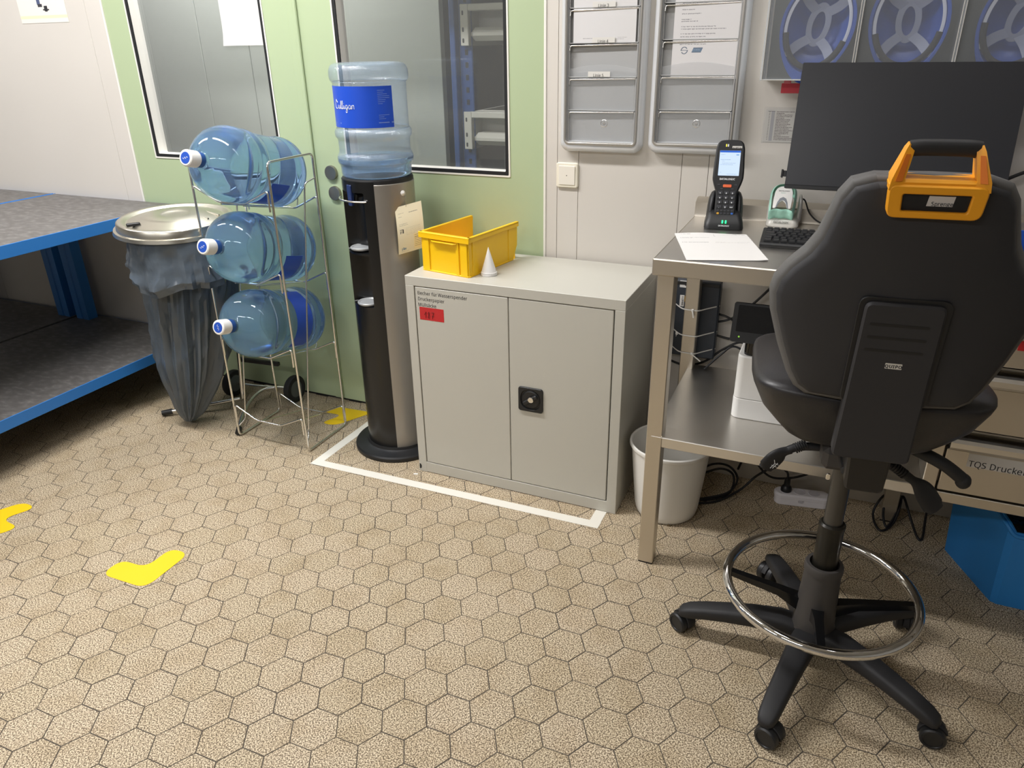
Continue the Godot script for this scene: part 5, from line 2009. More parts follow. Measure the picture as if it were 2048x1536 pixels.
func monitor(H: float) -> void:
	var o := thing("monitor", "large switched-off black monitor standing on the steel table behind the chair", "monitor", V(1.485, H, 0.16))
	var tb := Basis(V(1, 0, 0), -0.24)
	var at := Transform3D(tb, V(0.0, 0.297, 0.010))
	var b := MB.new()
	b.x = at
	b.bb(-0.2805, 0.2805, -0.1745, 0.1745, -0.022, -0.002, 0.003)
	b.bb(-0.15, 0.15, -0.12, 0.10, -0.045, -0.02, 0.01)
	var bo := part(b, "housing", M.black, o)
	var s := MB.new()
	s.x = at
	s.bb(-0.2795, 0.2795, -0.164, 0.1735, -0.003, -0.0008, 0.0004)
	part(s, "screen", mat("2a2b2f", 0.33), bo)
	var ch := MB.new()
	ch.x = at
	ch.bb(-0.2805, 0.2805, -0.1745, -0.1645, -0.006, 0.0008, 0.0012)
	part(ch, "chin", M.black, bo)
	var pl := MB.new()
	pl.x = at
	pl.bb(-0.291, -0.2805, -0.141, -0.124, -0.018, -0.010, 0.001)
	pl.bb(-0.2955, -0.290, -0.1445, -0.121, -0.021, -0.007, 0.001)
	part(pl, "joystick", M.black, bo)
	var st := MB.new()
	st.bb(-0.035, 0.035, 0.008, 0.26, -0.075, -0.05, 0.004)
	st.box(V(0, 0.25, -0.045), V(0.09, 0.08, 0.03), 0.004)
	part(st, "stand_neck", M.black, o)
	var ba := MB.new()
	ba.prism(rrect(0.24, 0.17, 0.02), 0, 0.008, 0, 0.002)
	ba.x = Transform3D(Basis(V(1, 0, 0), V(0, 0, -1), V(0, 1, 0)), V(0, 0.0, -0.03))
	ba.v.clear(); ba.t.clear()
	ba.prism(rrect(0.24, 0.17, 0.02), 0, 0.008, 0, 0.002)
	part(ba, "stand_base", M.black, o)
	for k in 2:
		var c := MB.new()
		c.tube(spline([[V(1.362, 1.14, 0.19), V(1.357, 1.10, 0.165), V(1.350, 1.06, 0.10), V(1.346, 1.03, 0.03), V(1.34, 0.9, 0.022)], [V(1.376, 1.14, 0.19), V(1.374, 1.10, 0.16), V(1.372, 1.06, 0.10), V(1.37, 1.03, 0.026), V(1.36, 0.9, 0.018)]][k], 8), 0.0034 - 0.001 * k, 8)
		single(c, "monitor_cable", M.cable, ["thicker black cable hanging from the left part of the monitor", "thinner black cable hanging from the monitor, next to the blue pen cup"][k], "cable", "", 60)
	var c3 := MB.new()
	c3.tube(spline([V(1.70, 1.06, 0.02), V(1.745, 1.115, 0.03), V(1.80, 1.16, 0.02), V(1.9, 1.2, 0.012), V(1.99, 1.19, 0.012), V(2.05, 1.12, 0.012), V(2.06, 1.03, 0.014)], 8), 0.005, 8)
	single(c3, "wall_cable", M.cable, "black cable climbing the wall at the right of the monitor", "cable", "", 60)


func things_under_table() -> void:
	# small computer strapped behind the table leg
	var o := thing("thin_client", "flat dark blue-grey mini computer strapped behind the rear table leg", "computer", V(0.944, 0.49, 0.034))
	var b := MB.new()
	b.bb(-0.09, 0.09, 0.0, 0.282, -0.020, 0.022, 0.004)
	part(b, "case", mat("2b323c", 0.45), o)
	var fr := MB.new()
	fr.bb(-0.086, 0.086, 0.266, 0.278, 0.020, 0.024, 0.001)
	part(fr, "edge_strip", M.black, o)
	var l1 := MB.new()
	l1.bb(-0.046, -0.031, 0.187, 0.228, 0.022, 0.0226)
	var lo := part(l1, "white_label", M.paper, o)
	letters("0004711", 0.009, M.ink, lo, place(V(-0.036, 0.2075, 0.0228), V(0, 1, 0), V(-1, 0, 0)), "lettering", true)
	var l2 := MB.new()
	l2.bb(-0.029, -0.006, 0.205, 0.226, 0.022, 0.0226)
	var wl := []
	for i in 10:
		wl.append([0.05 + 0.09 * i, rng.randf_range(0.05, 0.6), 0.05, 0.25, Color("3a3020")])
	part(l2, "warning_label", printed(sheet(64, 64, Color("d9a52a"), wl)), o)
	var l3 := MB.new()
	l3.bb(-0.05, -0.006, 0.256, 0.281, 0.022, 0.0226)
	part(l3, "print_label", printed(sheet(96, 64, Color("cfcfcc"), words(0.1, 0.15, 0.8, 0.06, Color("4a4a50")) + words(0.4, 0.6, 0.5, 0.18, Color("2a2a30")))), o)
	for k in 3:
		var y: float = [0.685, 0.590, 0.525][k]
		var c := MB.new()
		c.tube(spline([V(0.852, y + 0.020, 0.045), V(0.868, y + 0.014, 0.062), V(0.905, y + 0.004, 0.098), V(0.925, y + 0.001, 0.1105), V(0.95, y, 0.1115), V(0.974, y, 0.109), V(0.995, y + 0.001, 0.085), V(1.02, y + 0.004, 0.062), V(1.036, y + 0.005, 0.045)], 6), 0.0008, 6, false, 0.0024)
		var q := MB.new()
		var hx: float = [0.955, 0.905, 0.965][k]
		var hz: float = [0.113, 0.101, 0.113][k]
		q.box(V(hx, y, hz), V(0.008, 0.009, 0.006), 0.001)
		var d: Vector3 = [V(0.006, -0.024, 0.004), V(0.0, -0.008, 0.006), V(0.034, -0.020, 0.006)][k]
		q.tube([V(hx, y, hz + 0.003), V(hx, y, hz + 0.003) + d], 0.0009, 6, false, 0.0023)
		var t := single(c, "cable_tie", M.tie, ["white cable tie round the table leg and mini computer, topmost", "white cable tie round the table leg and mini computer, middle", "white cable tie round the table leg and mini computer, lowest with the longest tail"][k], "cable tie", "cable ties on the table leg", 60)
		part(q, "tie_head", M.tie, t, 30)
	printer()
	bucket()
	blue_bin()
	power()


func printer() -> void:
	var o := thing("printer", "white office printer with black tilted touch panel on the lower table shelf", "printer", V(1.283, 0.4665, 0.30))
	var b := MB.new()
	b.x = Transform3D(Basis(V(1, 0, 0), V(0, 0, -1), V(0, 1, 0)), Vector3.ZERO)
	b.prism(rrect(0.262, 0.275, 0.022, 6), 0.0, 0.066, 0.002, 0.0015)
	part(b, "paper_tray", M.white, o, 40)
	var b2 := MB.new()
	b2.x = b.x
	b2.prism(rrect(0.260, 0.273, 0.022, 6), 0.0675, 0.205, 0.0015, 0.004)
	part(b2, "body", M.white, o, 40)
	var gl := MB.new()
	gl.bb(-0.003, 0.003, 0.026, 0.038, 0.137, 0.1385, 0.0005)
	part(gl, "level_window", mat("b9b8b4", 0.3), o)
	var nk := MB.new()
	nk.x = b.x
	nk.prism(rrect(0.232, 0.25, 0.022, 6), 0.204, 0.255, 0.001, 0.003)
	part(nk, "black_cover", M.black_gloss, o, 40)
	var tx := Transform3D(Basis(V(1, 0, 0), -0.30), V(-0.077, 0.308, 0.130))
	var p := MB.new()
	p.x = tx
	p.prism(rrect(0.162, 0.118, 0.007, 4), -0.02, 0.0, 0.002, 0.002)
	var po := part(p, "control_panel", M.black, o, 40)
	var s := MB.new()
	s.x = tx
	s.prism(rrect(0.142, 0.078, 0.003, 3, Vector2(0.003, 0.012)), -0.001, 0.0006)
	part(s, "touch_screen", mat("1b1c1f", 0.16), po)
	for k in 2:
		var l := MB.new()
		l.x = tx
		l.prism(rrect(0.005, 0.005, 0.002, 3, Vector2(-0.056 + 0.05 * k, -0.042)), -0.001, 0.0008)
		part(l, "panel_button", [M.led_green_soft, M.key_grey][k], po)
	var cb := MB.new()
	for q in [[[V(0.86, 0.455, 0.02), V(0.93, 0.44, 0.02), V(1.0, 0.47, 0.035), V(1.06, 0.53, 0.05), V(1.12, 0.575, 0.07), V(1.17, 0.585, 0.14)]]]:
		cb.tube(spline(q[0], 8), 0.0042, 8)
	single(cb, "printer_cable", M.cable, "black cable curving up from the table leg to the rear of the printer", "cable", "", 60)
	var c2 := MB.new()
	c2.tube(spline([V(1.012, 0.468, 0.10), V(1.06, 0.52, 0.07), V(1.10, 0.553, 0.06), V(1.16, 0.558, 0.13)], 8), 0.0038, 8)
	single(c2, "printer_cable", M.cable, "second black cable below the first, rising from the lower shelf to the printer", "cable", "", 60)
	var c4 := MB.new()
	c4.tube(spline([V(1.03, 0.625, 0.03), V(1.08, 0.645, 0.03), V(1.14, 0.70, 0.025), V(1.21, 0.79, 0.03), V(1.26, 0.86, 0.035)], 8), 0.0042, 8)
	single(c4, "computer_cable", M.cable, "black cable rising diagonally from the mini computer behind the printer panel", "cable", "", 60)
	var c5 := MB.new()
	c5.tube(spline([V(1.03, 0.655, 0.03), V(1.062, 0.650, 0.035), V(1.09, 0.632, 0.03), V(1.11, 0.60, 0.025), V(1.09, 0.57, 0.03), V(1.03, 0.575, 0.03)], 8), 0.0042, 8)
	single(c5, "computer_cable", M.cable, "black cable looping out of the edge of the mini computer and back", "cable", "", 60)
	var c6 := MB.new()
	c6.tube(spline([V(1.163, 0.83, 0.02), V(1.185, 0.79, 0.02), V(1.20, 0.75, 0.02), V(1.21, 0.68, 0.02)], 8), 0.0036, 8)
	single(c6, "wall_cable", M.cable, "black cable hanging straight down the wall behind the printer", "cable", "", 60)


func bucket() -> void:
	var o := thing("waste_bucket", "white plastic waste bucket on the floor between cabinet and table leg", "bucket", V(0.957, 0, 0.318))
	var b := MB.new()
	b.lathe([Vector2(0.0, 0.006), Vector2(0.085, 0.006), Vector2(0.088, 0.0), Vector2(0.097, 0.0), Vector2(0.105, 0.008), Vector2(0.111, 0.03), Vector2(0.123, 0.15), Vector2(0.133, 0.262), Vector2(0.138, 0.263), Vector2(0.141, 0.268), Vector2(0.140, 0.276), Vector2(0.135, 0.279), Vector2(0.131, 0.275), Vector2(0.130, 0.262), Vector2(0.120, 0.15), Vector2(0.108, 0.032), Vector2(0.100, 0.012), Vector2(0.0, 0.010)], 64)
	part(b, "bucket", mat("e4e2dc", 0.32), o, 40)
	var nt := MB.new()
	nt.x = Transform3D(Basis(), V(0.034, 0.004, 0.1025))
	nt.prism(rrect(0.009, 0.007, 0.002), -0.002, 0.002)
	part(nt, "drain_notch", mat("6a5a40", 0.7), o)


func blue_bin() -> void:
	var o := thing("recycling_bin", "blue plastic bin with a scooped rim and black liner under the table drawers", "bin", V(2.09, 0, 0.30))
	var plan := func(s: float) -> Array:
		return [Vector2(-0.251 * s, -0.10 * s), Vector2(-0.246 * s, -0.125 * s), Vector2(0.25 * s, -0.125 * s), Vector2(0.255 * s, -0.10 * s), Vector2(0.150 * s, 0.140 * s), Vector2(0.135 * s, 0.147 * s), Vector2(-0.128 * s, 0.147 * s), Vector2(-0.145 * s, 0.138 * s)]
	var top := [0.350, 0.356, 0.356, 0.350, 0.27, 0.262, 0.262, 0.285]
	var outer := []
	var inner := []
	for lv in 7:
		var s: float = lerpf(0.94, 1.03, lv / 6.0)
		var ring := []
		var ring2 := []
		for i in 8:
			var p: Vector2 = plan.call(s)[i]
			var y: float = top[i] * lv / 6.0
			ring.append(V(p.x, y, p.y))
			var p2: Vector2 = plan.call(s - 0.03)[i]
			ring2.append(V(p2.x, maxf(0.006, y - 0.0), p2.y))
		ring.reverse()
		ring2.reverse()
		outer.append(ring)
		inner.append(ring2)
	var b := MB.new()
	b.loft(outer, true, false)
	b.loft([outer[6], inner[6]], false, false)
	inner.reverse()
	b.loft(inner, false, true)
	part(b, "bin", M.blue_bin, o, 20)
	var r := MB.new()
	var rp := []
	for p in outer[6]:
		rp.append(p + V(p.x * 0.01, -0.012, p.z * 0.01))
	r.tube(fillet(rp, 0.04, 4, true), 0.006, 8, true)
	part(r, "rim", M.blue_bin, o, 60)
	var n1 := FastNoiseLite.new()
	n1.frequency = 9.0
	n1.seed = 4
	var l := MB.new()
	for i in 20:
		for j in 12:
			var q := []
			for w in [[i, j], [i, j + 1], [i + 1, j + 1], [i + 1, j]]:
				var u: float = lerpf(-0.15, 0.15, w[0] / 20.0)
				var z: float = lerpf(-0.09, 0.115, w[1] / 12.0)
				q.append(V(u, 0.225 + n1.get_noise_2d(u, z) * 0.05, z))
			l.quad(q[0], q[1], q[2], q[3])
	part(l, "liner", mat("131416", 0.25), o, 40)


func power() -> void:
	var o := thing("power_strip", "white three-way power strip on the floor below the table shelf", "power strip", V(1.40, 0, 0.10), 0.16)
	var b := MB.new()
	b.x = Transform3D(Basis(V(1, 0, 0), V(0, 0, -1), V(0, 1, 0)), Vector3.ZERO)
	b.prism(rrect(0.185, 0.056, 0.024, 8), 0.0, 0.028, 0.004, 0.002)
	b.prism(rrect(0.190, 0.060, 0.026, 8), 0.026, 0.046, 0.003, 0.006)
	var bo := part(b, "body", mat("e3e0e4", 0.4), o, 40)
	for k in 3:
		var s := MB.new()
		s.x.origin = V(-0.056 + 0.048 * k, 0.0458, 0)
		s.lathe([Vector2(0.0, 0.0006), Vector2(0.0165, 0.0006), Vector2(0.0175, 0.0016), Vector2(0.0195, 0.0016), Vector2(0.02, 0.0)], 28)
		var so := part(s, "socket", mat("c9c6cc", 0.4), bo)
	var sw := MB.new()
	sw.x = Transform3D(Basis(), V(-0.005, 0.024, 0.029))
	sw.prism(rrect(0.018, 0.011, 0.005), 0, 0.002, 0, 0.0008)
	part(sw, "rating_plate", mat("c2bfc4", 0.3), bo)
	# plug with its own coiled cable
	var pc := thing("power_cable", "coiled black power cable with its plug in the left socket of the power strip", "cable", V(1.345, 0.046, 0.11))
	var sh := -pc.position
	var pg := MB.new()
	pg.lathe([Vector2(0.0, 0.002), Vector2(0.0185, 0.002), Vector2(0.019, 0.012), Vector2(0.015, 0.02), Vector2(0.011, 0.024), Vector2(0.010, 0.05), Vector2(0.006, 0.055), Vector2(0.0, 0.055)], 24)
	part(pg, "plug", M.black, pc)
	var cb := MB.new()
	cb.x.origin = sh
	cb.tube(spline([V(1.345, 0.098, 0.11), V(1.338, 0.118, 0.10), V(1.30, 0.125, 0.09), V(1.24, 0.08, 0.10), V(1.19, 0.03, 0.14), V(1.12, 0.006, 0.21), V(1.05, 0.006, 0.25), V(1.00, 0.006, 0.26), V(0.97, 0.01, 0.2), V(1.02, 0.03, 0.12), V(1.10, 0.06, 0.07), V(1.155, 0.05, 0.08), V(1.155, 0.015, 0.15), V(1.09, 0.008, 0.215), V(1.02, 0.018, 0.24), V(0.99, 0.02, 0.17), V(1.06, 0.065, 0.07), V(1.13, 0.075, 0.06), V(1.172, 0.045, 0.09), V(1.15, 0.02, 0.16), V(1.06, 0.012, 0.23)], 10), 0.0042, 8)
	part(cb, "lead", M.cable, pc, 60)
	var c2 := MB.new()
	c2.tube(spline([V(1.165, 0.05, 0.03), V(1.185, 0.13, 0.03), V(1.19, 0.20, 0.03), V(1.20, 0.15, 0.03), V(1.24, 0.085, 0.04), V(1.29, 0.055, 0.05), V(1.36, 0.07, 0.05), V(1.42, 0.10, 0.04), V(1.445, 0.13, 0.03), V(1.48, 0.12, 0.03), V(1.53, 0.14, 0.03)], 10), 0.0042, 8)
	single(c2, "loose_cable", M.cable, "black cable sagging in bows along the wall under the table shelf", "cable", "", 60)
	var c3 := MB.new()
	c3.tube(spline([V(1.70, 0.16, 0.06), V(1.705, 0.10, 0.06), V(1.66, 0.085, 0.08), V(1.635, 0.03, 0.12), V(1.66, 0.006, 0.18), V(1.70, 0.02, 0.14), V(1.715, 0.08, 0.08), V(1.69, 0.10, 0.07), V(1.665, 0.05, 0.11), V(1.68, 0.012, 0.16), V(1.71, 0.05, 0.10), V(1.72, 0.09, 0.07), V(1.75, 0.04, 0.12), V(1.775, 0.006, 0.18), V(1.79, 0.01, 0.17), V(1.80, 0.06, 0.08), V(1.825, 0.14, 0.04), V(1.83, 0.3, 0.03)], 10), 0.004, 8)
	single(c3, "loose_cable", M.cable, "bundled black cable loops hanging to the floor beside the blue bin", "cable", "", 60)
	var c4 := MB.new()
	c4.tube(spline([V(1.71, 0.11, 0.06), V(1.76, 0.11, 0.05), V(1.83, 0.125, 0.03)], 8), 0.004, 8)
	single(c4, "loose_cable", M.cable, "short black cable running sideways from the bundled loops towards the blue bin", "cable", "", 60)


func wall_things() -> void:
	# light switch
	var s := thing("light_switch", "white square light switch on the wall below the left leaflet holder", "light switch", V(0.4525, 1.099, 0.0))
	var b := MB.new()
	b.prism(rrect(0.081, 0.087, 0.007, 4), -0.001, 0.010, 0, 0.003)
	part(b, "frame", mat("ece7d6", 0.4), s)
	var r := MB.new()
	r.x = Transform3D(Basis(V(1, 0, 0), 0.03), V(0, 0, 0.0105))
	r.prism(rrect(0.061, 0.066, 0.002, 3), -0.004, 0.003, 0, 0.001)
	var ro := part(r, "rocker", mat("efeade", 0.35), s)
	var d := MB.new()
	d.x = r.x
	d.prism(rrect(0.0035, 0.0035, 0.0017, 4), 0.002, 0.0034)
	part(d, "pilot_window", M.ink, ro)
	leaflet_holder(V(0.577, 1.186, 0.0), 0, "grey leaflet holder of stepped trays on the wall above the light switch")
	leaflet_holder(V(0.888, 1.192, 0.0), 1, "grey leaflet holder of stepped trays with a printed letter, left of the monitor")
	hard_hats()
	# list taped to the wall
	var lm := []
	for k in 19:
		lm.append([0.10, 0.07 + k * 0.047, 0.03, 0.012, Color("202024")])
		lm += words(0.32, 0.065 + k * 0.047, rng.randf_range(0.2, 0.62), 0.028, Color("2a1a1e"))
	lm.append([0.17, 0.06, 0.10, 0.9, Color("a5a5a8")])
	lm.append([0.06, 0.055, 0.22, 0.012, Color("55555a")])
	var li := thing("wall_list", "printed list in a clear film taped to the wall left of the monitor", "notice", V(1.155, 1.283, 0.0))
	var lb := MB.new()
	lb.bb(-0.053, 0.055, -0.052, 0.055, 0.0003, 0.0008)
	part(lb, "film", M.acrylic, li)
	var lp := MB.new()
	lp.bb(-0.048, 0.052, -0.049, 0.049, 0.0002, 0.0012)
	part(lp, "print", printed(sheet(200, 200, Color("c3c1bc"), lm), 0.5), li)
	# sheet hung on the left door glass
	var p := thing("paper_sheet", "blank white sheet hanging on the glass of the left door leaf", "paper", V(-0.953, 1.54, -0.034))
	var pb := MB.new()
	for side in 2:
		for i in 8:
			for j in 8:
				var q := []
				for w in [[i, j], [i + 1, j], [i + 1, j + 1], [i, j + 1]]:
					var u: float = w[0] / 8.0
					var y: float = w[1] / 8.0
					var curl: float = 0.010 * pow(maxf(0.0, 1.0 - u * 3.0 - y * 4.0), 2.0) + 0.002 * sin(u * 4.0)
					q.append(V(-0.112 + 0.222 * u, 0.297 * y, curl + 0.0024 - 0.0003 * side))
				if side == 0:
					pb.quad(q[0], q[1], q[2], q[3])
				else:
					pb.quad(q[3], q[2], q[1], q[0])
	part(pb, "sheet", M.paper, p, 60)
	# poster on the left, only its lower edge in view
	var pm := []
	pm.append([0.0, 0.93, 1.0, 0.03, Color("efe6c0")])
	for q in [[0.36, 0.62, 0.26, 0.10, Color("b58a86")], [0.28, 0.70, 0.10, 0.05, Color("6f6f8a")], [0.42, 0.74, 0.07, 0.09, Color("4f5a7c")], [0.43, 0.82, 0.09, 0.03, Color("35353c")], [0.54, 0.72, 0.07, 0.06, Color("8a6a72")], [0.33, 0.66, 0.08, 0.05, Color("5a6284")], [0.55, 0.84, 0.07, 0.05, Color("2c2c30")], [0.52, 0.87, 0.13, 0.012, Color("2c2c30")], [0.56, 0.88, 0.05, 0.015, Color("2c2c30")], [0.47, 0.60, 0.12, 0.07, Color("9a5a58")]]:
		pm.append(q)
	var po := thing("poster", "white poster with a yellowed lower edge on the wall above the packing tables", "poster", V(-2.064, 1.648, 0.0))
	var qb := MB.new()
	qb.bb(-0.152, 0.156, 0.0, 0.42, 0.0003, 0.0014)
	part(qb, "poster", printed(sheet(300, 420, Color("ebe6dc"), pm), 0.6), po)


func leaflet_holder(at: Vector3, which: int, label: String) -> void:
	var o := thing("leaflet_holder", label, "leaflet holder", at, 0.0, "wall leaflet holders")
	var w := 0.288
	var h := 0.80
	# frame: rounded silver extrusion round the trays, thicker at the bottom
	var fr := MB.new()
	fr.ring(rrect(w, h, 0.03, 8, Vector2(0, h / 2)), rrect(w - 0.052, h - 0.062, 0.008, 8, Vector2(0.0, h / 2 + 0.004)), 0.0, 0.036, 0.010)
	part(fr, "frame", M.frame_silver, o, 50)
	var li := MB.new()
	li.ring(rrect(w - 0.030, h - 0.040, 0.018, 8, Vector2(0, h / 2 + 0.002)), rrect(w - 0.046, h - 0.056, 0.010, 8, Vector2(0, h / 2 + 0.004)), 0.034, 0.0405, 0.002)
	part(li, "frame_bead", M.silver, o, 50)
	var bk := MB.new()
	bk.bb(-w / 2 + 0.02, w / 2 - 0.02, 0.02, h - 0.02, 0.001, 0.004)
	part(bk, "back_plate", M.tray_silver, o)
	# stepped trays
	for k in 7:
		var y := 0.032 + k * 0.1035
		var t := MB.new()
		t.bb(-w / 2 + 0.027, w / 2 - 0.027, y, y + 0.098, 0.012, 0.015, 0.0008)
		t.bb(-w / 2 + 0.027, w / 2 - 0.027, y - 0.002, y + 0.001, 0.004, 0.030, 0.0008)
		t.bb(-w / 2 + 0.027, w / 2 - 0.027, y + 0.094, y + 0.0985, 0.012, 0.026, 0.001)
		t.bb(-w / 2 + 0.026, -w / 2 + 0.030, y, y + 0.10, 0.010, 0.030, 0.001)
		t.bb(w / 2 - 0.030, w / 2 - 0.026, y, y + 0.10, 0.010, 0.030, 0.001)
		var to := part(t, "tray", M.tray_silver, o)
		var lip := MB.new()
		lip.tube(fillet([V(-w / 2 + 0.031, y + 0.08, 0.032), V(-w / 2 + 0.031, y + 0.0955, 0.030), V(w / 2 - 0.031, y + 0.0985, 0.028)], 0.012, 5), 0.0022, 8)
		part(lip, "tray_edge", M.chrome, to, 60)
		if k == 0:
			var sc := MB.new()
			sc.x = Transform3D(Basis(V(1, 0, 0), V(0, 0, 1), V(0, -1, 0)), V(0.008, y + 0.061, 0.0145))
			sc.lathe([Vector2(0.0125, 0.0), Vector2(0.0125, 0.0015), Vector2(0.0105, 0.002), Vector2(0.0095, -0.001), Vector2(0.0, -0.001)], 28)
			sc.lathe([Vector2(0.0, -0.001), Vector2(0.0055, -0.001), Vector2(0.005, 0.0018), Vector2(0.0, 0.0022)], 20)
			var so := part(sc, "screw", M.chrome, to)
			var sr := MB.new()
			sr.x = sc.x
			sr.lathe([Vector2(0.0057, -0.0008), Vector2(0.0093, -0.0008)], 24)
			part(sr, "screw_recess", M.gasket, so)
	var names := {0: [[2, "Linie 5", -0.01], [3, "Linie 4", 0.002], [4, "Linie 3", 0.0]], 1: [[4, "Linie 7", 0.0]]}
	for q in names[which]:
		var y: float = 0.032 + q[0] * 0.1035
		var yl: float = y + 0.0985 if q[0] < 3 else y + 0.0985
		if which == 0 and q[0] == 2:
			yl = y + 0.001 + 0.0
		elif which == 0 and q[0] == 3:
			yl = y + 0.0
		elif which == 0:
			yl = y + 0.0
		var lb := MB.new()
		lb.bb(q[2] - 0.038, q[2] + 0.038, yl - 0.0, yl + 0.016, 0.0315, 0.0325)
		var lo := part(lb, "tray_label", mat("dcdad4", 0.6), o)
		letters(q[1], 0.0125, M.ink, lo, Transform3D(Basis(), V(q[2] - 0.002, yl + 0.004, 0.0327)))
	# clear front pockets with a bowed upper edge
	var pk := MB.new()
	var pts := [[-0.112, 0.005], [0.112, 0.005], [0.112, 0.232]]
	for i in 9:
		var a := float(i) / 8.0
		pts.append([lerpf(0.112, -0.112, a), 0.232 + 0.014 * sin(PI * a)])
	pk.x.origin = V(0, 0.032, 0)
	pk.prism(poly(pts), 0.0295, 0.0310)
	part(pk, "clear_pocket", M.acrylic, o)
	if which == 0:
		var pa := thing("paper_sheet", "blank light grey sheet in the upper trays of the left leaflet holder", "paper", at + V(-0.002, 0.343, 0.0275))
		var pb := MB.new()
		pb.bb(-0.101, 0.109, 0.0, 0.297, 0.0, 0.0008)
		var pm := words(0.16, 0.955, 0.2, 0.008, Color("6a6a70")) + words(0.72, 0.95, 0.14, 0.006, Color("6a6a70")) + words(0.72, 0.965, 0.1, 0.006, Color("6a6a70"))
		part(pb, "sheet", printed(sheet(420, 594, Color("d9d8d8"), pm), 0.7), pa)
	else:
		var pa := thing("paper_sheet", "printed letter with two small logos in the right leaflet holder", "paper", at + V(0.022, 0.228, 0.0275))
		var pb := MB.new()
		pb.bb(-0.106, 0.104, 0.0, 0.45, 0.0, 0.0008)
		var pm := []
		var rows := [[0.40, 0.12], [0.425, 0.25], [0.445, 0.8], [0.457, 0.28], [0.50, 0.6], [0.515, 0.5], [0.54, 0.38], [0.58, 0.18], [0.605, 0.28], [0.64, 0.14], [0.652, 0.24], [0.685, 0.5], [0.70, 0.65], [0.73, 0.5], [0.748, 0.36], [0.78, 0.28], [0.795, 0.38]]
		for q in rows:
			pm += words(0.11, q[0] - 0.02, q[1], 0.007, Color("5a5a62"))
		pm += words(0.2, 0.35, 0.15, 0.008, Color("55555c"))
		var ring_c := Vector2(0.175, 0.815)
		for i in 40:
			var th := TAU * i / 40.0
			if i % 20 < 17:
				pm.append([ring_c.x + cos(th) * 0.045, ring_c.y + sin(th) * 0.021, 0.012, 0.005, Color("5d6b7c")])
		pm.append([0.125, 0.815, 0.11, 0.004, Color("5d6b7c")])
		for i in 12:
			pm.append([0.29 + 0.006 * (11 - i) * 0.4, 0.80 + i * 0.0026, 0.14, 0.003, Color("54708c") if i > 1 and i < 10 else Color("3d556e")])
		pm += words(0.32, 0.811, 0.09, 0.006, Color("b9c4d0"))
		part(pb, "sheet", printed(sheet(420, 900, Color("dad8d8"), pm), 0.7), pa)


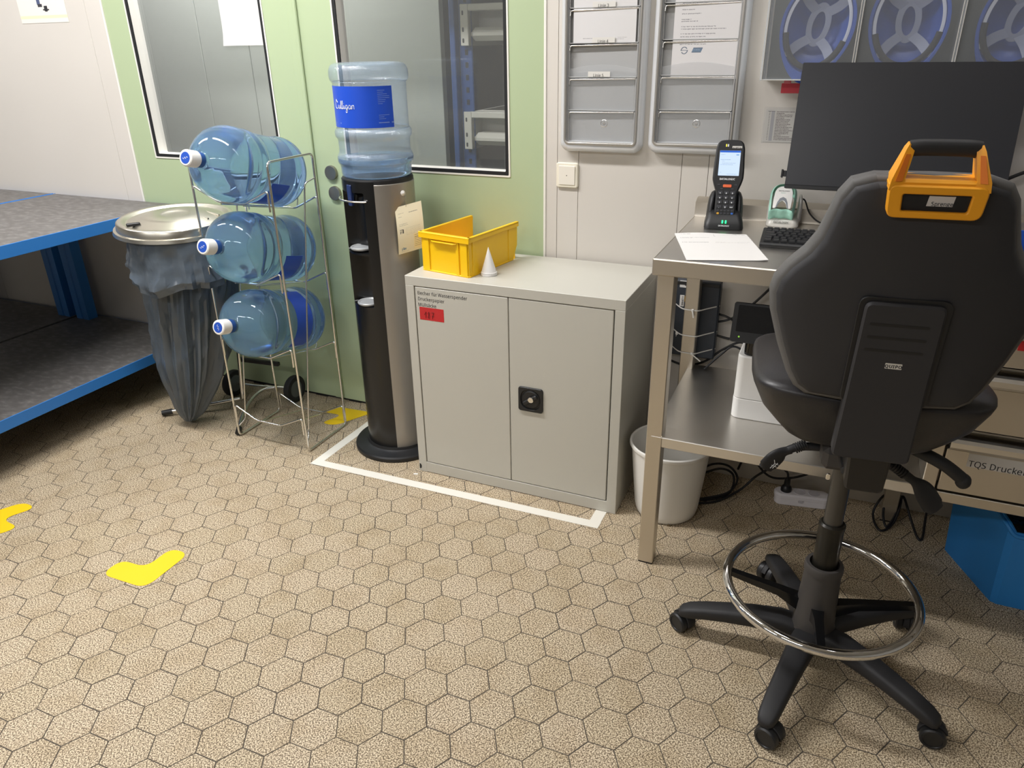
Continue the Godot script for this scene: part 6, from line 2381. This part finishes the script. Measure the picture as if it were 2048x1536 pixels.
func hard_hats() -> void:
	# dispenser with three clear-fronted bays
	var o := thing("helmet_dispenser", "wall box with clear front bays holding hard hats, above the monitor", "dispenser", V(1.47, 1.42, 0.0))
	var x0 := 1.092 - 1.47
	var pitch := 0.2455
	var h := 0.46
	var d := 0.125
	var bk := MB.new()
	bk.bb(x0 + 0.004, x0 + pitch * 3 - 0.004, 0.004, h, 0.001, 0.005)
	part(bk, "back_plate", mat("5d625f", 0.4), o)
	var bt := MB.new()
	bt.bb(x0, x0 + pitch * 3, 0.0, 0.004, 0.0, d, 0.0008)
	part(bt, "bottom_plate", M.acrylic_edge, o)
	for k in 4:
		var w := MB.new()
		w.bb(x0 + pitch * k - 0.002, x0 + pitch * k + 0.002, 0.0, h, 0.0, d, 0.0008)
		part(w, "side_plate", M.acrylic_edge, o)
	for k in 3:
		var f := MB.new()
		f.bb(x0 + pitch * k + 0.003, x0 + pitch * (k + 1) - 0.003, 0.002, h, d - 0.003, d, 0.0006)
		part(f, "front_pane", M.acrylic, o)
		# bright folded edges of the pane
		var ed := MB.new()
		ed.ring(rrect(pitch - 0.004, h, 0.004, 2, Vector2(x0 + pitch * (k + 0.5), h / 2)), rrect(pitch - 0.009, h - 0.006, 0.003, 2, Vector2(x0 + pitch * (k + 0.5), h / 2)), d - 0.001, d + 0.003, 0.0008)
		part(ed, "pane_edge", mat("d5d4cf", 0.2, 0.3), o)
	var tg := thing("red_tag", "red clip tag under the left bay of the hard hat dispenser", "tag", V(1.176, 1.418, 0.06))
	var tb := MB.new()
	tb.bb(-0.028, 0.05, -0.036, -0.008, 0.0, 0.003, 0.001)
	tb.bb(-0.022, -0.002, -0.010, 0.0, -0.001, 0.004, 0.001)
	part(tb, "tag", mat("c8404c", 0.4), tg)
	var tl := MB.new()
	for i in 2:
		tl.bb(-0.021, -0.003, -0.0045 - 0.0035 * i, -0.003 - 0.0035 * i, 0.0035, 0.0045)
	part(tl, "clip_rib", mat("e2969c", 0.4), tg)
	for k in 3:
		var c := V(1.092 + pitch * (k + 0.5) + [0.012, -0.001, 0.02][k], 1.562 + [0.0, 0.006, 0.004][k], 0.088)
		var hat := thing("hard_hat", ["blue hard hat in the left bay of the dispenser, its tilted harness facing out", "blue hard hat in the middle bay of the dispenser, harness facing out", "blue hard hat in the right bay of the dispenser, at the frame edge"][k], "hard hat", c, 0.0, "blue hard hats")
		hat.rotation.z = [-0.16, 0.02, -0.28][k]
		var rx := 0.094
		var ry := 0.122
		# shell: hollow dome opening towards the room, with a peak at the bottom
		var rings := []
		var inr := []
		for i in 9:
			var ph := lerpf(0.0, 1.38, i / 8.0)
			var ring := []
			var ring2 := []
			for j in 48:
				var th := TAU * j / 48.0
				var sh := 1.0 + 0.05 * maxf(0.0, -sin(th))
				ring.append(V(cos(th) * rx * cos(ph), sin(th) * ry * cos(ph) * sh, -0.078 * sin(ph)))
				ring2.append(V(cos(th) * (rx - 0.003) * cos(ph), sin(th) * (ry - 0.003) * cos(ph) * sh, -0.075 * sin(ph)))
			rings.append(ring)
			inr.append(ring2)
		rings.reverse()
		var shl := MB.new()
		shl.loft(rings, true, false)
		shl.loft([rings[8], inr[0]], false, false)
		shl.loft(inr, false, true)
		part(shl, "shell", mat("2850a8", 0.38), hat, 50)
		var pk := MB.new()
		var ro := PackedVector2Array()
		var ri := PackedVector2Array()
		for j in 48:
			var th := TAU * j / 48.0
			var peak := pow(maxf(0.0, -sin(th)), 2.2)
			ro.append(Vector2(cos(th) * (rx + 0.006 - 0.010 * peak), sin(th) * (ry + 0.004) - 0.028 * peak))
			ri.append(Vector2(cos(th) * (rx - 0.002), sin(th) * (ry - 0.002) * (1.0 + 0.05 * maxf(0.0, -sin(th)))))
		pk.ring(ro, ri, -0.004, 0.001, 0.001)
		part(pk, "brim", mat("2850a8", 0.34), hat, 40)
		# harness: oval crown ring with four straps
		var hm := mat("828ba6", 0.5)
		var cr := MB.new()
		var c1 := PackedVector2Array()
		var c2 := PackedVector2Array()
		for j in 32:
			var th := TAU * j / 32.0
			c1.append(Vector2(cos(th) * 0.032, 0.004 + sin(th) * 0.058))
			c2.append(Vector2(cos(th) * 0.016, 0.002 + sin(th) * 0.036))
		cr.ring(c1, c2, -0.042, -0.039, 0.0006)
		cr.x = Transform3D(Basis(), V(0, -0.040, 0))
		part(cr, "crown_ring", hm, hat, 40)
		for q in [[-1.0, 1.0], [1.0, 1.0], [-1.0, -1.0], [1.0, -1.0]]:
			var sp := MB.new()
			var a := V(q[0] * 0.014, 0.002 + q[1] * 0.036, -0.0405)
			var e := V(q[0] * 0.062, q[1] * 0.083, -0.008)
			var m := (a + e) / 2 + V(q[0] * 0.002, q[1] * -0.004, -0.006)
			var rg := []
			for p in spline([a, m, e], 5):
				var sd: Vector3 = V(-q[1] * 0.72, q[0] * 0.62, 0).normalized() * 0.013 * q[0] * q[1]
				rg.append([p - sd + V(0, 0, -0.001), p + sd + V(0, 0, -0.001), p + sd + V(0, 0, 0.001), p - sd + V(0, 0, 0.001)])
			sp.loft(rg)
			part(sp, "strap", hm, hat, 40)
			var clp := MB.new()
			clp.box(e + V(0, 0, 0.001), V(0.014, 0.014, 0.006), 0.002)
			part(clp, "clip", mat("b4bac8", 0.3), hat)
		var hb := MB.new()
		var bp := []
		for j in 40:
			var th := lerpf(PI * 1.08, PI * 1.92, j / 39.0)
			bp.append(V(cos(th) * (rx - 0.012), sin(th) * (ry - 0.012), -0.004))
		hb.tube(bp, 0.0055, 8, false, 0.008)
		part(hb, "sweat_band", mat("1e2026", 0.8), hat, 60)
		for s in 2:
			var ar := MB.new()
			var ap := []
			for j in 20:
				var th := lerpf([PI * 0.62, PI * 0.38][s], [PI * 1.08, -PI * 0.08][s], j / 19.0)
				ap.append(V(cos(th) * (rx - 0.010), sin(th) * (ry - 0.010), -0.004))
			ar.tube(ap, 0.0016, 6, false, 0.005)
			part(ar, "head_band", mat("c3cadb", 0.4), hat, 60)


func floor_marks() -> void:
	# white tape lines
	var quads := {"front": [V(-0.439, 0, 0.544), V(0.767, 0, 0.527), V(0.769, 0, 0.488), V(-0.398, 0, 0.505)], "side": [V(-0.439, 0, 0.544), V(-0.398, 0, 0.505), V(-0.385, 0, 0.03), V(-0.424, 0, 0.03)], "stub": [V(0.767, 0, 0.489), V(0.769, 0, 0.36), V(0.729, 0, 0.36), V(0.727, 0, 0.489)]}
	for k in quads:
		var b := MB.new()
		var q: Array = quads[k]
		var p := poly(q.map(func(v): return [v.x, -v.z]))
		b.x = Transform3D(Basis(V(1, 0, 0), V(0, 0, -1), V(0, 1, 0)), V(0, 0.0004, 0))
		b.prism(p, 0.0, 0.0004 + (0.0002 if k == "front" else 0.0))
		single(b, "floor_tape", M.white_tape, {"front": "long white tape strip on the tiles in front of the cooler and cabinet", "side": "white tape strip on the tiles between bottle rack and water cooler", "stub": "short white tape strip running under the right front corner of the cabinet"}[k], "floor tape", "white floor tape")
	var flake := MB.new()
	flake.x = Transform3D(Basis(V(0, 1, 0), 0.4), V(0.0, 0.0008, 0.452))
	flake.box(Vector3.ZERO, V(0.017, 0.0012, 0.008), 0.0004)
	single(flake, "paper_scrap", M.white, "tiny white scrap on the floor by the left front foot of the cabinet", "scrap")
	# yellow corner markers
	var marks := [[V(-0.445, 0, 1.362), PI, "yellow corner marker alone on the open floor at the left"], [V(-1.345, 0, 1.345), -PI / 2, "yellow corner marker cut off by the left edge of the picture"], [V(-0.455, 0, 0.062), -PI / 2 - PI / 2, "yellow corner marker by the door, between bottle rack and water cooler"]]
	var dirs := [[V(-1, 0, 0.02), V(-0.02, 0, -1)], [V(0.9, 0, 0.1), V(0.45, 0, -0.9)], [V(-1, 0, 0.05), V(-0.45, 0, 0.9)]]
	for k in 3:
		var a: Vector3 = dirs[k][0].normalized()
		var c: Vector3 = dirs[k][1].normalized()
		var o: Vector3 = marks[k][0]
		var L := 0.185 if k != 2 else 0.19
		var w := 0.078
		var pa := Vector2(a.x, -a.z)
		var pc := Vector2(c.x, -c.z)
		# outline of an L: arms along pa and pc, the corner at the origin
		var pts := [Vector2.ZERO, pa * L, pa * L + pc * w, (pa + pc) * w, pc * L + pa * w, pc * L]
		var pp := poly(pts.map(func(v): return [v.x, v.y]))
		var b := MB.new()
		b.x = Transform3D(Basis(V(1, 0, 0), V(0, 0, -1), V(0, 1, 0)), o + V(0, 0.0004, 0))
		b.prism(rounded(pp, 0.042, 8), 0.0, 0.0006)
		single(b, "floor_marker", M.yellow_tape, marks[k][2], "floor marker", "yellow floor markers")
